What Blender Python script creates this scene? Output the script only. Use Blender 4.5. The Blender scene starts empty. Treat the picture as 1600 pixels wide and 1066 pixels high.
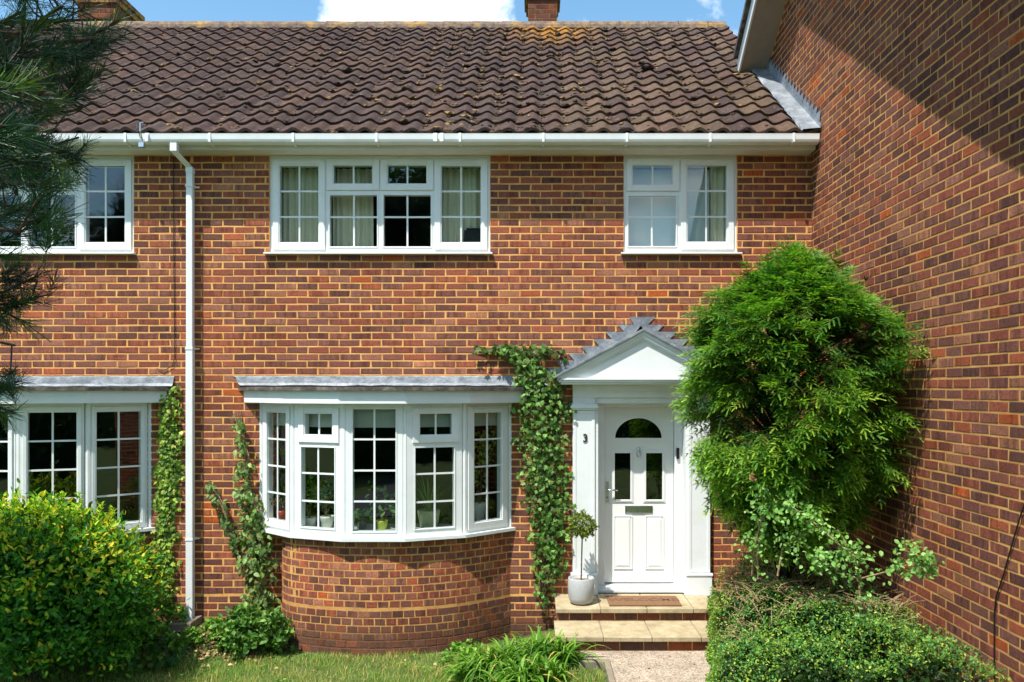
import bpy, bmesh, math, random
import numpy as np
from mathutils import Vector, Matrix
R = math.radians
rng = np.random.default_rng(7)
random.seed(7)
scn = bpy.context.scene
COL = scn.collection

# ------------------------------------------------------------------ measuring helpers
F, VX, VY, D0, CZ = 1296.0, 835.0, 608.0, 8.8, 2.62      # lens (px), principal point, camera distance and height
def X(px, d=D0): return (px - VX) * d / F
def Z(py, d=D0): return CZ + (VY - py) * d / F
def W(px, py, d=D0): return Vector((X(px, d), d - D0, Z(py, d)))

def lin(h):
    h = h.lstrip('#'); c = [int(h[i:i+2], 16) / 255 for i in (0, 2, 4)]
    return tuple((v / 12.92 if v <= .04045 else ((v + .055) / 1.055) ** 2.4) for v in c) + (1.0,)

# ------------------------------------------------------------------ objects
def tag(o, label=None, cat=None, group=None, kind=None):
    if label: o['label'] = label
    if cat: o['category'] = cat
    if group: o['group'] = group
    if kind: o['kind'] = kind
    return o
def empty(name, loc, label, cat, group=None):
    o = bpy.data.objects.new(name, None); COL.objects.link(o); o.location = loc
    o.empty_display_size = .1
    tag(o, label, cat, group)
    bpy.context.view_layer.update()
    return o
def root_of(o):
    while o.parent: o = o.parent
    return o
def link(name, me, mats, parent=None):
    o = bpy.data.objects.new(name, me); COL.objects.link(o)
    if not isinstance(mats, (list, tuple)): mats = [mats]
    for m in mats: me.materials.append(m)
    if parent is not None:
        r = root_of(parent)
        o.parent = parent
        if r.type == 'EMPTY':
            if parent is r: o.matrix_parent_inverse = Matrix.Translation(-Vector(r.location))
    return o

class MB:
    def __init__(s, xf=None): s.v = []; s.f = []; s.xf = xf
    def add(s, vs, fs):
        b = len(s.v)
        if s.xf: vs = [s.xf(*p) for p in vs]
        s.v += [tuple(p) for p in vs]; s.f += [tuple(i + b for i in f) for f in fs]
        return s
    def box(s, x0, x1, y0, y1, z0, z1):
        return s.add([(x0,y0,z0),(x1,y0,z0),(x1,y1,z0),(x0,y1,z0),(x0,y0,z1),(x1,y0,z1),(x1,y1,z1),(x0,y1,z1)],
              [(0,3,2,1),(4,5,6,7),(0,1,5,4),(1,2,6,5),(2,3,7,6),(3,0,4,7)])
    def prism(s, poly, a, b, axis='y'):       # poly of 2D points extruded along an axis
        n = len(poly)
        def P(p, t):
            return {'y': (p[0], t, p[1]), 'x': (t, p[0], p[1]), 'z': (p[0], p[1], t)}[axis]
        return s.add([P(p, a) for p in poly] + [P(p, b) for p in poly],
              [tuple(range(n)), tuple(range(2*n-1, n-1, -1))] + [(i, i+n, (i+1) % n + n, (i+1) % n) for i in range(n)])
    def frame(s, x0, x1, z0, z1, w, y0, y1, wb=None):   # rectangular frame, mitred visually by four butted bars
        wb = w if wb is None else wb
        s.box(x0, x0+w, y0, y1, z0, z1); s.box(x1-w, x1, y0, y1, z0, z1)
        s.box(x0+w, x1-w, y0, y1, z0, z0+wb); s.box(x0+w, x1-w, y0, y1, z1-w, z1)
        return s
    def tube(s, pts, rad, n=7, cap=True):
        pts = [Vector(p) for p in pts]
        if not hasattr(rad, '__len__'): rad = [rad] * len(pts)
        vs = []; up = Vector((0, 0, 1))
        t0 = (pts[1]-pts[0]).normalized()
        u = t0.cross(up)
        if u.length < 1e-3: u = Vector((1, 0, 0))
        u.normalize()
        for i, p in enumerate(pts):
            t = (pts[min(i+1, len(pts)-1)] - pts[max(i-1, 0)]).normalized()
            u = (u - t * u.dot(t)); u.normalize() if u.length > 1e-6 else None
            w = t.cross(u)
            for k in range(n):
                a = 2*math.pi*k/n
                vs.append(p + (u*math.cos(a) + w*math.sin(a)) * rad[i])
        fs = []
        for i in range(len(pts)-1):
            for k in range(n):
                a = i*n+k; b = i*n+(k+1) % n
                fs.append((a, b, b+n, a+n))
        if cap: fs += [tuple(range(n-1, -1, -1)), tuple(range((len(pts)-1)*n, len(pts)*n))]
        return s.add(vs, fs)
    def lathe(s, c, prof, n=28):
        vs = []; fs = []
        for (r, z) in prof:
            for k in range(n):
                a = 2*math.pi*k/n; vs.append((c[0]+r*math.cos(a), c[1]+r*math.sin(a), c[2]+z))
        for i in range(len(prof)-1):
            for k in range(n):
                a = i*n+k; b = i*n+(k+1) % n; fs.append((a, b, b+n, a+n))
        return s.add(vs, fs)
    def build(s, name, mat, parent=None, bevel=0, smooth=False, solid=False):
        me = bpy.data.meshes.new(name); me.from_pydata(s.v, [], s.f); me.validate()
        bm = bmesh.new(); bm.from_mesh(me); bmesh.ops.recalc_face_normals(bm, faces=bm.faces); bm.to_mesh(me); bm.free()
        if smooth: me.polygons.foreach_set('use_smooth', [True]*len(me.polygons))
        o = link(name, me, mat, parent)
        if bevel:
            m = o.modifiers.new('edge', 'BEVEL'); m.width = bevel; m.segments = 2; m.limit_method = 'ANGLE'; m.angle_limit = R(40)
        return o

def np_mesh(name, V, Fc, mat, parent=None, col=None, smooth=False):
    """V (n,3), Fc (m,k) one polygon size"""
    V = np.asarray(V, np.float32); Fc = np.asarray(Fc, np.int32)
    me = bpy.data.meshes.new(name)
    me.vertices.add(len(V)); me.vertices.foreach_set('co', V.ravel())
    k = Fc.shape[1]
    me.loops.add(Fc.size); me.loops.foreach_set('vertex_index', Fc.ravel())
    me.polygons.add(len(Fc)); me.polygons.foreach_set('loop_start', np.arange(0, Fc.size, k, dtype=np.int32))
    try: me.polygons.foreach_set('loop_total', np.full(len(Fc), k, np.int32))
    except Exception: pass
    me.polygons.foreach_set('use_smooth', np.full(len(Fc), bool(smooth)))
    me.update(calc_edges=True)
    if col is not None:
        at = me.color_attributes.new('bc', 'FLOAT_COLOR', 'POINT')
        at.data.foreach_set('color', np.asarray(col, np.float32).ravel())
    return link(name, me, mat, parent)

# ------------------------------------------------------------------ materials
def new_mat(name):
    m = bpy.data.materials.new(name); m.use_nodes = True
    nt = m.node_tree; N = nt.nodes; L = nt.links
    return m, N, L, N['Principled BSDF']
def noise(N, L, vec, scale, detail=4, rough=.55, dist=0):
    n = N.new('ShaderNodeTexNoise'); n.inputs['Scale'].default_value = scale; n.inputs['Detail'].default_value = detail
    n.inputs['Roughness'].default_value = rough; n.inputs['Distortion'].default_value = dist
    L.new(vec, n.inputs['Vector']); return n.outputs['Fac']
def ramp(N, L, fac, stops):
    r = N.new('ShaderNodeValToRGB'); L.new(fac, r.inputs[0]); e = r.color_ramp.elements
    while len(e) < len(stops): e.new(.5)
    for i, (p, c) in enumerate(stops):
        e[i].position = p; e[i].color = c if hasattr(c, '__len__') else (c, c, c, 1)
    return r.outputs[0]
def mix(N, L, fac, a, b, mode='MIX'):
    m = N.new('ShaderNodeMix'); m.data_type = 'RGBA'; m.blend_type = mode
    for s, v in ((0, fac), (6, a), (7, b)):
        if hasattr(v, 'links') or isinstance(v, bpy.types.NodeSocket): L.new(v, m.inputs[s])
        else: m.inputs[s].default_value = v
    return m.outputs[2]
def math_(N, L, op, a, b=None, clamp=False):
    m = N.new('ShaderNodeMath'); m.operation = op; m.use_clamp = clamp
    for i, v in enumerate((a, b)):
        if v is None: continue
        if isinstance(v, bpy.types.NodeSocket): L.new(v, m.inputs[i])
        else: m.inputs[i].default_value = v
    return m.outputs[0]
def vmul(N, L, vec, s):
    m = N.new('ShaderNodeVectorMath'); m.operation = 'MULTIPLY'; L.new(vec, m.inputs[0]); m.inputs[1].default_value = s
    return m.outputs[0]
def bump(N, L, b, h, strength=.4, dist=.01):
    n = N.new('ShaderNodeBump'); n.inputs['Strength'].default_value = strength; n.inputs['Distance'].default_value = dist
    L.new(h, n.inputs['Height']); L.new(n.outputs[0], b.inputs['Normal'])
def pos(N): return N.new('ShaderNodeNewGeometry').outputs['Position']

def simple(name, c, rough=.5, dirt=None, dscale=6, damt=.3, metal=0, bmp=0, bscale=80):
    m, N, L, b = new_mat(name); b.inputs['Roughness'].default_value = rough; b.inputs['Metallic'].default_value = metal
    p = pos(N); c = lin(c) if isinstance(c, str) else c
    if dirt:
        f = ramp(N, L, noise(N, L, p, dscale, 6, .65), [(.42, 0), (.75, damt)])
        L.new(mix(N, L, f, c, lin(dirt)), b.inputs['Base Color'])
    else: b.inputs['Base Color'].default_value = c
    if bmp: bump(N, L, b, noise(N, L, p, bscale, 4), bmp, .005)
    return m

def brick_mat(name, crease=0.0, grime=0.0):
    m, N, L, b = new_mat(name); b.inputs['Roughness'].default_value = .88; b.inputs['Specular IOR Level'].default_value = .25
    p = pos(N)
    a = N.new('ShaderNodeAttribute'); a.attribute_name = 'bc'
    sep = N.new('ShaderNodeSeparateXYZ'); L.new(p, sep.inputs[0])
    s = math_(N, L, 'ADD', sep.outputs[0], sep.outputs[1])
    cb = N.new('ShaderNodeCombineXYZ'); L.new(s, cb.inputs[0]); L.new(math_(N, L, 'MULTIPLY', sep.outputs[2], .12), cb.inputs[2])
    L.new(math_(N, L, 'MULTIPLY', a.outputs['Alpha'], 17.0), cb.inputs[1])
    st = noise(N, L, cb.outputs[0], 24, 2, .5)
    stf = ramp(N, L, st, [(.40, .62), (.48, 1.0), (.58, 1.0), (.66, 1.30)])
    amt = math_(N, L, 'GREATER_THAN', a.outputs['Alpha'], .42)
    amt = math_(N, L, 'MULTIPLY', amt, .8)
    c = mix(N, L, amt, a.outputs['Color'], mix(N, L, 1.0, a.outputs['Color'], stf, 'MULTIPLY'))
    mt = ramp(N, L, noise(N, L, p, 45, 5, .7), [(.3, .62), (.5, 1.0), (.7, 1.3)])
    c = mix(N, L, .85, c, mix(N, L, 1.0, c, mt, 'MULTIPLY'))
    sp = ramp(N, L, noise(N, L, p, 170, 3, .7), [(.33, .5), (.47, 1.0), (.62, 1.05), (.72, 1.7)])
    c = mix(N, L, .35 + .3*crease, c, mix(N, L, 1.0, c, sp, 'MULTIPLY'))
    big = ramp(N, L, noise(N, L, p, 1.3, 4, .6), [(.32, .80), (.68, 1.16)])
    c = mix(N, L, 1.0, c, big, 'MULTIPLY')
    eff = ramp(N, L, noise(N, L, p, 7, 8, .75), [(.62, 0), (.78, .34)])
    c = mix(N, L, eff, c, lin('#c79c85'))
    zz = ramp(N, L, math_(N, L, 'SUBTRACT', sep.outputs[2], math_(N, L, 'MULTIPLY', noise(N, L, p, 3, 4), .35)), [(.0, 1), (.30, 0)])
    c = mix(N, L, math_(N, L, 'MULTIPLY', zz, .35), c, lin('#5a4636'))
    L.new(c, b.inputs['Base Color'])
    h = noise(N, L, p, 120, 5, .75)
    if crease:
        w = N.new('ShaderNodeTexWave'); w.wave_type = 'BANDS'; w.bands_direction = 'DIAGONAL'
        w.inputs['Scale'].default_value = 38; w.inputs['Distortion'].default_value = 9; w.inputs['Detail'].default_value = 3; w.inputs['Detail Scale'].default_value = 3
        L.new(p, w.inputs['Vector'])
        h = math_(N, L, 'ADD', h, math_(N, L, 'MULTIPLY', w.outputs['Fac'], crease))
        cr = ramp(N, L, w.outputs['Fac'], [(.2, .62), (.6, 1.12)])
        L.new(mix(N, L, .75, c, mix(N, L, 1.0, c, cr, 'MULTIPLY')), b.inputs['Base Color'])
    bump(N, L, b, h, .8, .006)
    return m
def mortar_mat(k=1.0, nm='mortar'):
    m, N, L, b = new_mat(nm); b.inputs['Roughness'].default_value = .95; b.inputs['Specular IOR Level'].default_value = .1
    p = pos(N)
    c = ramp(N, L, noise(N, L, p, 5, 7, .7), [(.3, tuple(v*k for v in lin('#c48c50'))), (.5, tuple(v*k for v in lin('#e4aa64'))), (.7, tuple(v*k for v in lin('#efba74')))])
    g = ramp(N, L, noise(N, L, p, 130, 4, .8), [(.3, .82), (.6, 1.05)])
    c = mix(N, L, 1.0, c, g, 'MULTIPLY')
    sep = N.new('ShaderNodeSeparateXYZ'); L.new(p, sep.inputs[0])
    zz = ramp(N, L, math_(N, L, 'SUBTRACT', sep.outputs[2], math_(N, L, 'MULTIPLY', noise(N, L, p, 5, 4), .12)), [(.08, .85), (.20, 0)])
    st = ramp(N, L, noise(N, L, p, 2.2, 7, .75), [(.48, 0), (.70, .6)])
    c = mix(N, L, st, c, tuple(v*k for v in lin('#a37d58'))); c = mix(N, L, zz, c, lin('#54402f')); L.new(c, b.inputs['Base Color'])
    bump(N, L, b, noise(N, L, p, 160, 4, .7), .7, .004)
    return m
def tile_mat():
    m, N, L, b = new_mat('roof_tile'); b.inputs['Roughness'].default_value = .85; b.inputs['Specular IOR Level'].default_value = .2
    p = pos(N); a = N.new('ShaderNodeAttribute'); a.attribute_name = 'bc'
    c = a.outputs['Color']
    v = ramp(N, L, noise(N, L, p, 18, 7, .75), [(.3, .55), (.5, 1.0), (.72, 1.55)])
    c = mix(N, L, 1.0, c, v, 'MULTIPLY')
    dk = ramp(N, L, noise(N, L, p, 55, 6, .8), [(.36, .8), (.46, 0)])
    c = mix(N, L, dk, c, lin('#2a211e'))
    sep = N.new('ShaderNodeSeparateXYZ'); L.new(p, sep.inputs[0])
    x = sep.outputs[0]; z = sep.outputs[2]
    # pinkish scraped patches and pale lichen spots
    pk = ramp(N, L, noise(N, L, p, 9, 6, .8), [(.63, 0), (.70, .7)])
    c = mix(N, L, pk, c, lin('#745646'))
    wl = N.new('ShaderNodeTexVoronoi'); wl.inputs['Scale'].default_value = 9; L.new(p, wl.inputs['Vector'])
    ws = math_(N, L, 'MULTIPLY', ramp(N, L, wl.outputs['Distance'], [(.03, 1), (.13, 0)]), ramp(N, L, noise(N, L, p, 50, 4, .8), [(.48, 0), (.56, .8)]))
    c = mix(N, L, ws, c, lin('#c0b8ae'))
    # orange lichen below the chimney, on the top courses
    dx = math_(N, L, 'ABSOLUTE', math_(N, L, 'SUBTRACT', x, .25))
    fx = math_(N, L, 'SUBTRACT', 1.0, math_(N, L, 'MULTIPLY', dx, 1.25), True)
    fz = math_(N, L, 'MULTIPLY', math_(N, L, 'SUBTRACT', z, 7.35), 1.3, True)
    of = math_(N, L, 'MULTIPLY', math_(N, L, 'MULTIPLY', fx, fz), ramp(N, L, noise(N, L, p, 11, 6, .75), [(.44, 0), (.54, 1.3)]), True)
    c = mix(N, L, of, c, lin('#b0791f'))
    L.new(c, b.inputs['Base Color'])
    bump(N, L, b, noise(N, L, p, 70, 6, .8), .9, .012)
    return m
def ridge_mat():
    m, N, L, b = new_mat('ridge_tile'); b.inputs['Roughness'].default_value = .9
    p = pos(N)
    c = ramp(N, L, noise(N, L, p, 14, 6, .75), [(.35, lin('#4a3d36')), (.6, lin('#7d6a5a'))])
    f = ramp(N, L, noise(N, L, p, 3.2, 7, .8), [(.50, 0), (.62, .85)])
    L.new(mix(N, L, f, c, lin('#a67f38')), b.inputs['Base Color'])
    bump(N, L, b, noise(N, L, p, 60, 5, .8), .8, .01)
    return m
def leaf_mat(name, rough=.45, trans=.35, gloss=.35, tint=(1.25, 1.35, .5)):
    m = bpy.data.materials.new(name); m.use_nodes = True; N = m.node_tree.nodes; L = m.node_tree.links
    b = N['Principled BSDF']; out = N['Material Output']
    a = N.new('ShaderNodeAttribute'); a.attribute_name = 'bc'
    p = pos(N)
    v = ramp(N, L, noise(N, L, p, 60, 3), [(.3, .8), (.7, 1.2)])
    c = mix(N, L, 1.0, a.outputs['Color'], v, 'MULTIPLY')
    L.new(c, b.inputs['Base Color']); b.inputs['Roughness'].default_value = rough; b.inputs['Specular IOR Level'].default_value = gloss
    t = N.new('ShaderNodeBsdfTranslucent'); L.new(mix(N, L, 1.0, c, tint + (1,), 'MULTIPLY'), t.inputs[0])
    ms = N.new('ShaderNodeMixShader'); ms.inputs[0].default_value = trans
    L.new(b.outputs[0], ms.inputs[1]); L.new(t.outputs[0], ms.inputs[2]); L.new(ms.outputs[0], out.inputs[0])
    return m
def attr_mat(name, rough=.8):
    m, N, L, b = new_mat(name); a = N.new('ShaderNodeAttribute'); a.attribute_name = 'bc'
    L.new(a.outputs['Color'], b.inputs['Base Color']); b.inputs['Roughness'].default_value = rough
    return m
def glass_mat(name, refl=1.0, tint=(.80, .86, .84, 1)):
    m = bpy.data.materials.new(name); m.use_nodes = True; N = m.node_tree.nodes; L = m.node_tree.links
    N.remove(N['Principled BSDF']); out = N['Material Output']
    g = N.new('ShaderNodeBsdfGlossy'); g.inputs['Roughness'].default_value = .004; g.inputs['Color'].default_value = (.95, .97, 1, 1)
    t = N.new('ShaderNodeBsdfTransparent'); t.inputs[0].default_value = tint
    fr = N.new('ShaderNodeLayerWeight'); fr.inputs[0].default_value = .5
    f = math_(N, L, 'MULTIPLY', math_(N, L, 'ADD', math_(N, L, 'MULTIPLY', math_(N, L, 'POWER', fr.outputs['Facing'], 5.0), .9), .045), 2.1*refl, True)
    bp = N.new('ShaderNodeBump'); bp.inputs['Strength'].default_value = .05; bp.inputs['Distance'].default_value = .02
    L.new(noise(N, L, pos(N), 2.2, 2), bp.inputs['Height']); L.new(bp.outputs[0], g.inputs['Normal'])
    ms = N.new('ShaderNodeMixShader'); L.new(f, ms.inputs[0]); L.new(t.outputs[0], ms.inputs[1]); L.new(g.outputs[0], ms.inputs[2])
    L.new(ms.outputs[0], out.inputs[0]); return m
def lead_mat():
    m, N, L, b = new_mat('lead'); b.inputs['Roughness'].default_value = .6; b.inputs['Metallic'].default_value = .15
    p = pos(N)
    c = ramp(N, L, noise(N, L, p, 7, 8, .75), [(.32, lin('#5c6268')), (.5, lin('#7a8087')), (.68, lin('#9ca1a5'))])
    L.new(c, b.inputs['Base Color']); bump(N, L, b, noise(N, L, p, 12, 4, .6), .6, .02); return m
def path_mat():
    m, N, L, b = new_mat('aggregate'); b.inputs['Roughness'].default_value = .9
    p = pos(N); v = N.new('ShaderNodeTexVoronoi'); v.inputs['Scale'].default_value = 95; L.new(p, v.inputs['Vector'])
    c = ramp(N, L, math_(N, L, 'FRACT', math_(N, L, 'MULTIPLY', noise(N, L, v.outputs['Position'] if 'Position' in v.outputs else p, 40, 2), 7.3)), [(0, lin('#77685a')), (.4, lin('#a59683')), (.7, lin('#bdb2a0')), (1, lin('#96705a'))])
    d = ramp(N, L, noise(N, L, p, 5, 6, .7), [(.35, .72), (.6, 1.05)])
    L.new(mix(N, L, 1.0, c, d, 'MULTIPLY'), b.inputs['Base Color'])
    bump(N, L, b, v.outputs['Distance'], .6, .006); return m
def slab_mat():
    m, N, L, b = new_mat('sandstone'); b.inputs['Roughness'].default_value = .85
    p = pos(N)
    c = ramp(N, L, noise(N, L, p, 6, 7, .7), [(.3, lin('#8f8062')), (.5, lin('#aa9a7a')), (.7, lin('#bcae90'))])
    g = ramp(N, L, noise(N, L, p, 90, 4, .8), [(.35, .75), (.6, 1.05)])
    c = mix(N, L, 1.0, c, g, 'MULTIPLY')
    st = ramp(N, L, noise(N, L, p, 11, 8, .8), [(.56, 0), (.72, .65)])
    L.new(mix(N, L, st, c, lin('#6f5a3c')), b.inputs['Base Color'])
    bump(N, L, b, noise(N, L, p, 60, 5), .5, .004); return m
def ground_mat():
    m, N, L, b = new_mat('turf_soil'); b.inputs['Roughness'].default_value = 1
    p = pos(N)
    c = ramp(N, L, noise(N, L, p, 4, 8, .75), [(.3, lin('#384a1c')), (.5, lin('#4f6428')), (.7, lin('#6c7238'))])
    g = ramp(N, L, noise(N, L, p, 60, 5, .8), [(.3, .55), (.65, 1.15)])
    c = mix(N, L, 1.0, c, g, 'MULTIPLY'); L.new(c, b.inputs['Base Color'])
    bump(N, L, b, noise(N, L, p, 50, 5, .8), .8, .03); return m
def bark_mat(name, c1, c2):
    m, N, L, b = new_mat(name); b.inputs['Roughness'].default_value = .9
    p = pos(N); L.new(ramp(N, L, noise(N, L, p, 40, 6, .75), [(.35, lin(c1)), (.65, lin(c2))]), b.inputs['Base Color'])
    bump(N, L, b, noise(N, L, p, 70, 5, .8), .8, .01); return m
def mat_doormat():
    m, N, L, b = new_mat('coir'); b.inputs['Roughness'].default_value = 1; p = pos(N)
    L.new(ramp(N, L, noise(N, L, p, 160, 4, .8), [(.3, lin('#553a26')), (.6, lin('#8e6a49'))]), b.inputs['Base Color'])
    bump(N, L, b, noise(N, L, p, 200, 3), 1, .01); return m

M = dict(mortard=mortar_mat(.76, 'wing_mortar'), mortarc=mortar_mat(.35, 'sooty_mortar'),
    brick=brick_mat('facade_brick', .0), brickc=brick_mat('creased_brick', .55), mortar=mortar_mat(), tile=tile_mat(), ridge=ridge_mat(),
    white=simple('white_upvc', '#e3e6e6', .32, '#b3aea0', 5, .22), paint=simple('white_paint', '#e2e6e8', .42, '#b8b4a6', 4, .22, bmp=.12, bscale=40),
    soffit=simple('soffit_board', '#dcd9d2', .5, '#a39b8c', 3, .3),
    door=simple('door_skin', '#e6e7e6', .35, bmp=.05, bscale=150), lead=lead_mat(), felt=simple('felt_edge', '#3d3936', .9, '#8a8378', 12, .7, bmp=.6, bscale=40),
    glass=glass_mat('window_glass'), darkglass=glass_mat('obscure_glass', 1.1, (.10, .12, .10, 1)),
    chrome=simple('chrome', '#c8cbd0', .22, metal=1), black=simple('black_plastic', '#15161a', .35),
    brass=simple('aged_brass', '#54401f', .4, metal=.7), slab=slab_mat(), path=path_mat(), ground=ground_mat(),
    conc=simple('concrete', '#857a68', .95, '#55503f', 9, .7, bmp=.8, bscale=60), pot=simple('grey_glazed_pot', '#a9aaab', .6, '#7d7f80', 14, .4, bmp=.2),
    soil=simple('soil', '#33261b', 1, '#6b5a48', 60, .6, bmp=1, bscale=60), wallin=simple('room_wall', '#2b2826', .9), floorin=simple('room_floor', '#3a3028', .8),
    curtain=simple('curtain_cloth', '#ebe6cc', .95, '#cbc4a6', 3, .3), blind=simple('blind_cloth', '#b9bdb2', .9), skypanel=simple('pale_blue_sky_panel', '#cfe4ea', .9),
    yew=leaf_mat('yew_needle', .5, .4, .3), leaf=leaf_mat('leaf', .5, .35, .28), matt=leaf_mat('matt_leaf', .6, .35, .2), pine=leaf_mat('pine_needle', .45, .2, .35, (1.1, 1.2, .6)),
    grass=leaf_mat('grass_blade', .6, .35, .2), dbark=bark_mat('dark_bark', '#1f1812', '#3c2d22'), bark=bark_mat('bark', '#3d2c20', '#7a5f48'), pinebark=bark_mat('pine_bark', '#2e1f16', '#5f4028'), twig=bark_mat('twig', '#6d5740', '#b79a74'),
    mat=mat_doormat(), matink=simple('mat_lettering', '#5a3a24', 1, '#8a5f3c', 30, .9), cable=simple('cable_sheath', '#17130f', .5), moss=attr_mat('moss', 1), litter=attr_mat('dead_leaf', .8),
    fbody=simple('dense_foliage', '#26421c', 1, '#3a5a26', 8, .8, bmp=1, bscale=9), bluepot=simple('blue_glaze', '#16264f', .25), yellowpot=simple('lime_pot', '#b3bd3a', .4), whitepot=simple('white_pot', '#d7d6cc', .45), greenpot=simple('sage_pot', '#a9b08a', .5),
    red=simple('red_pot', '#b01a1a', .4), greycloth=simple('grey_chair', '#20242b', .8), asphalt=simple('asphalt', '#4b4b4c', .9, '#333333', 3, .4), carpaint=simple('silver_paint', '#8f9aa5', .25, metal=.5),
)

# ------------------------------------------------------------------ brickwork
PAL = [lin(c) for c in ('#884a3e', '#914e3f', '#764640', '#98523f', '#a4553b', '#835148', '#955f50', '#6b423c', '#a0664f', '#895044', '#b2552f', '#7c4e45')]
PW = np.array([12, 10, 10, 7, 3, 9, 7, 8, 4, 11, 1.3, 9]); PW = PW / PW.sum()
def brick_cols(n, dark=1.0, warm=0.0):
    P = np.array(PAL)[:, :3]; i = rng.choice(len(P), n, p=PW)
    c = P[i] * rng.uniform(.84, 1.16, (n, 1)) * dark
    c[:, 0] *= 1 + warm; c[:, 1] *= 1.07; c[:, 2] *= .98
    c = np.concatenate([c, rng.random((n, 1))], 1)
    return c
def brick_boxes(name, P, rects, mat, parent, h=.003, dark=1.0, warm=0.0):
    """P(s, off) -> (x, y); rects (n,4) s0 s1 z0 z1"""
    r = np.array(rects, float); n = len(r)
    s0, s1, z0, z1 = r.T
    V = np.zeros((n, 12, 3)); 
    j = lambda a: rng.uniform(-a, a, n)
    corners = ((s0, z0), (s1, z0), (s1, z1), (s0, z1))
    sg = ((1, 1), (-1, 1), (-1, -1), (1, -1))
    hh = h + rng.uniform(-.0008, .0014, n)
    for k in range(4):
        js, jz = j(.0036), j(.0026)
        for ring, (off, ins) in enumerate(((-.03 + 0*hh, 0.), (hh - .0025, 0.), (hh, .0030))):
            s = corners[k][0] + js + sg[k][0]*ins; z = corners[k][1] + jz + sg[k][1]*ins
            x, y = P(s, off); V[:, ring*4+k, 0] = x; V[:, ring*4+k, 1] = y; V[:, ring*4+k, 2] = z
    f = []
    for a in (0, 4):
        for k in range(4): f.append((a+k, a+(k+1) % 4, a+4+(k+1) % 4, a+4+k))
    f.append((8, 9, 10, 11))
    f = np.array(f)
    Fc = (f[None] + np.arange(n)[:, None, None]*12).reshape(-1, 4)
    c = np.repeat(brick_cols(n, dark, warm), 12, 0)
    return np_mesh(name, V.reshape(-1, 3), Fc, mat, parent, c)
CH, BL = .075, .225
def course_rects(s0, s1, zbase, n0, n1, L=BL, holes=(), g_=1.0, phase=0.0):
    out = []
    for k in range(n0, n1):
        z0 = zbase + k*CH + .0086*g_ + rng.uniform(-.001, .001); z1 = zbase + (k+1)*CH - .0072*g_
        st = math.floor((s0 - phase)/L)*L + phase + (L/2 if k % 2 else 0) - L + rng.uniform(-.006, .006)
        while st < s1:
            e = st + L; a, b = max(st + .0072*g_ + rng.uniform(-.003, .003), s0), min(e - .0072*g_ + rng.uniform(-.003, .003), s1)
            if b - a > .02:
                segs = [(a, b, z0, z1)]
                for (h0, h1, g0, g1) in holes:
                    ns = []
                    for (p, q, u, w) in segs:
                        if q <= h0 or p >= h1 or w <= g0 or u >= g1: ns.append((p, q, u, w)); continue
                        if p < h0 - .012: ns.append((p, h0 - .004, u, w))
                        if q > h1 + .012: ns.append((h1 + .004, q, u, w))
                        m0, m1 = max(p, h0), min(q, h1)
                        if u < g0 - .02 and m1-m0 > .01: ns.append((m0, m1, u, g0 - .004))
                        if w > g1 + .02 and m1-m0 > .01: ns.append((m0, m1, g1 + .004, w))
                    segs = ns
                out += segs
            st = e
    return out
def mortar_sheet(x0, x1, z0, z1, holes, y=0.0, depth=.12):
    mb = MB(); xs = sorted({x0, x1, *[min(max(v, x0), x1) for h in holes for v in h[:2]]}); zs = sorted({z0, z1, *[min(max(v, z0), z1) for h in holes for v in h[2:]]})
    for i in range(len(xs)-1):
        for k in range(len(zs)-1):
            cx, cz = (xs[i]+xs[i+1])/2, (zs[k]+zs[k+1])/2
            if any(h[0] < cx < h[1] and h[2] < cz < h[3] for h in holes): continue
            mb.box(xs[i], xs[i+1], y, y+depth, zs[k], zs[k+1])
    return mb

ZB = Z(930) + .012          # first course above the thick damp-proof joint
XP = X(297, 8.72)           # party line at the downpipe
XR = 2.94                   # the projecting gable wall
ZS = Z(242.5)               # soffit height

# ---- window opening measurements
S6 = 3.5525
def A6(x): return X(400 + x/S6, 8.82)
def A6z(y): return Z(230 + y/S6, 8.82)
def A7(x): return X(860 + x/S6, 8.82)
WA = (A6(78), A6(1300), A6z(586), A6z(50))
WB = (A7(406), A7(1033), A7z if False else A6z(586), A6z(48))
SHC = X(209) - X(766)
WC = (WA[0]+SHC, WA[1]+SHC, WA[2], WA[3])
BAYC = -1.579
BAY_L, BAY_A = .605, R(21)
def bay_poly(cx):
    p = [Vector((0, 0))]
    for k, a in enumerate((2, 1, 0, -1, -2)):
        t = a*BAY_A; p.append(p[-1] + Vector((math.cos(t), -math.sin(t)))*BAY_L)
    w = p[-1].x
    return [Vector((q.x - w/2 + cx, q.y)) for q in p]
SHB = -3.82
bayhole = lambda cx: (cx - 1.27, cx + 1.27, 1.13, 2.50)
doorhole = (.62, 1.64, .40, 2.60)

# ------------------------------------------------------------------ houses
house = empty('brick_house', (-.35, 0, 0), 'red brick terraced house with bow window and white front door numbered 3', 'house')
neigh = empty('brick_house', (-6.5, 0, 0), 'neighbouring terraced brick house left of the white downpipe, half hidden by pine', 'house')
wing = empty('gable_house', (5.5, 0, 0), 'projecting brick house with tall side wall filling the right of the photo', 'house')

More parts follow.
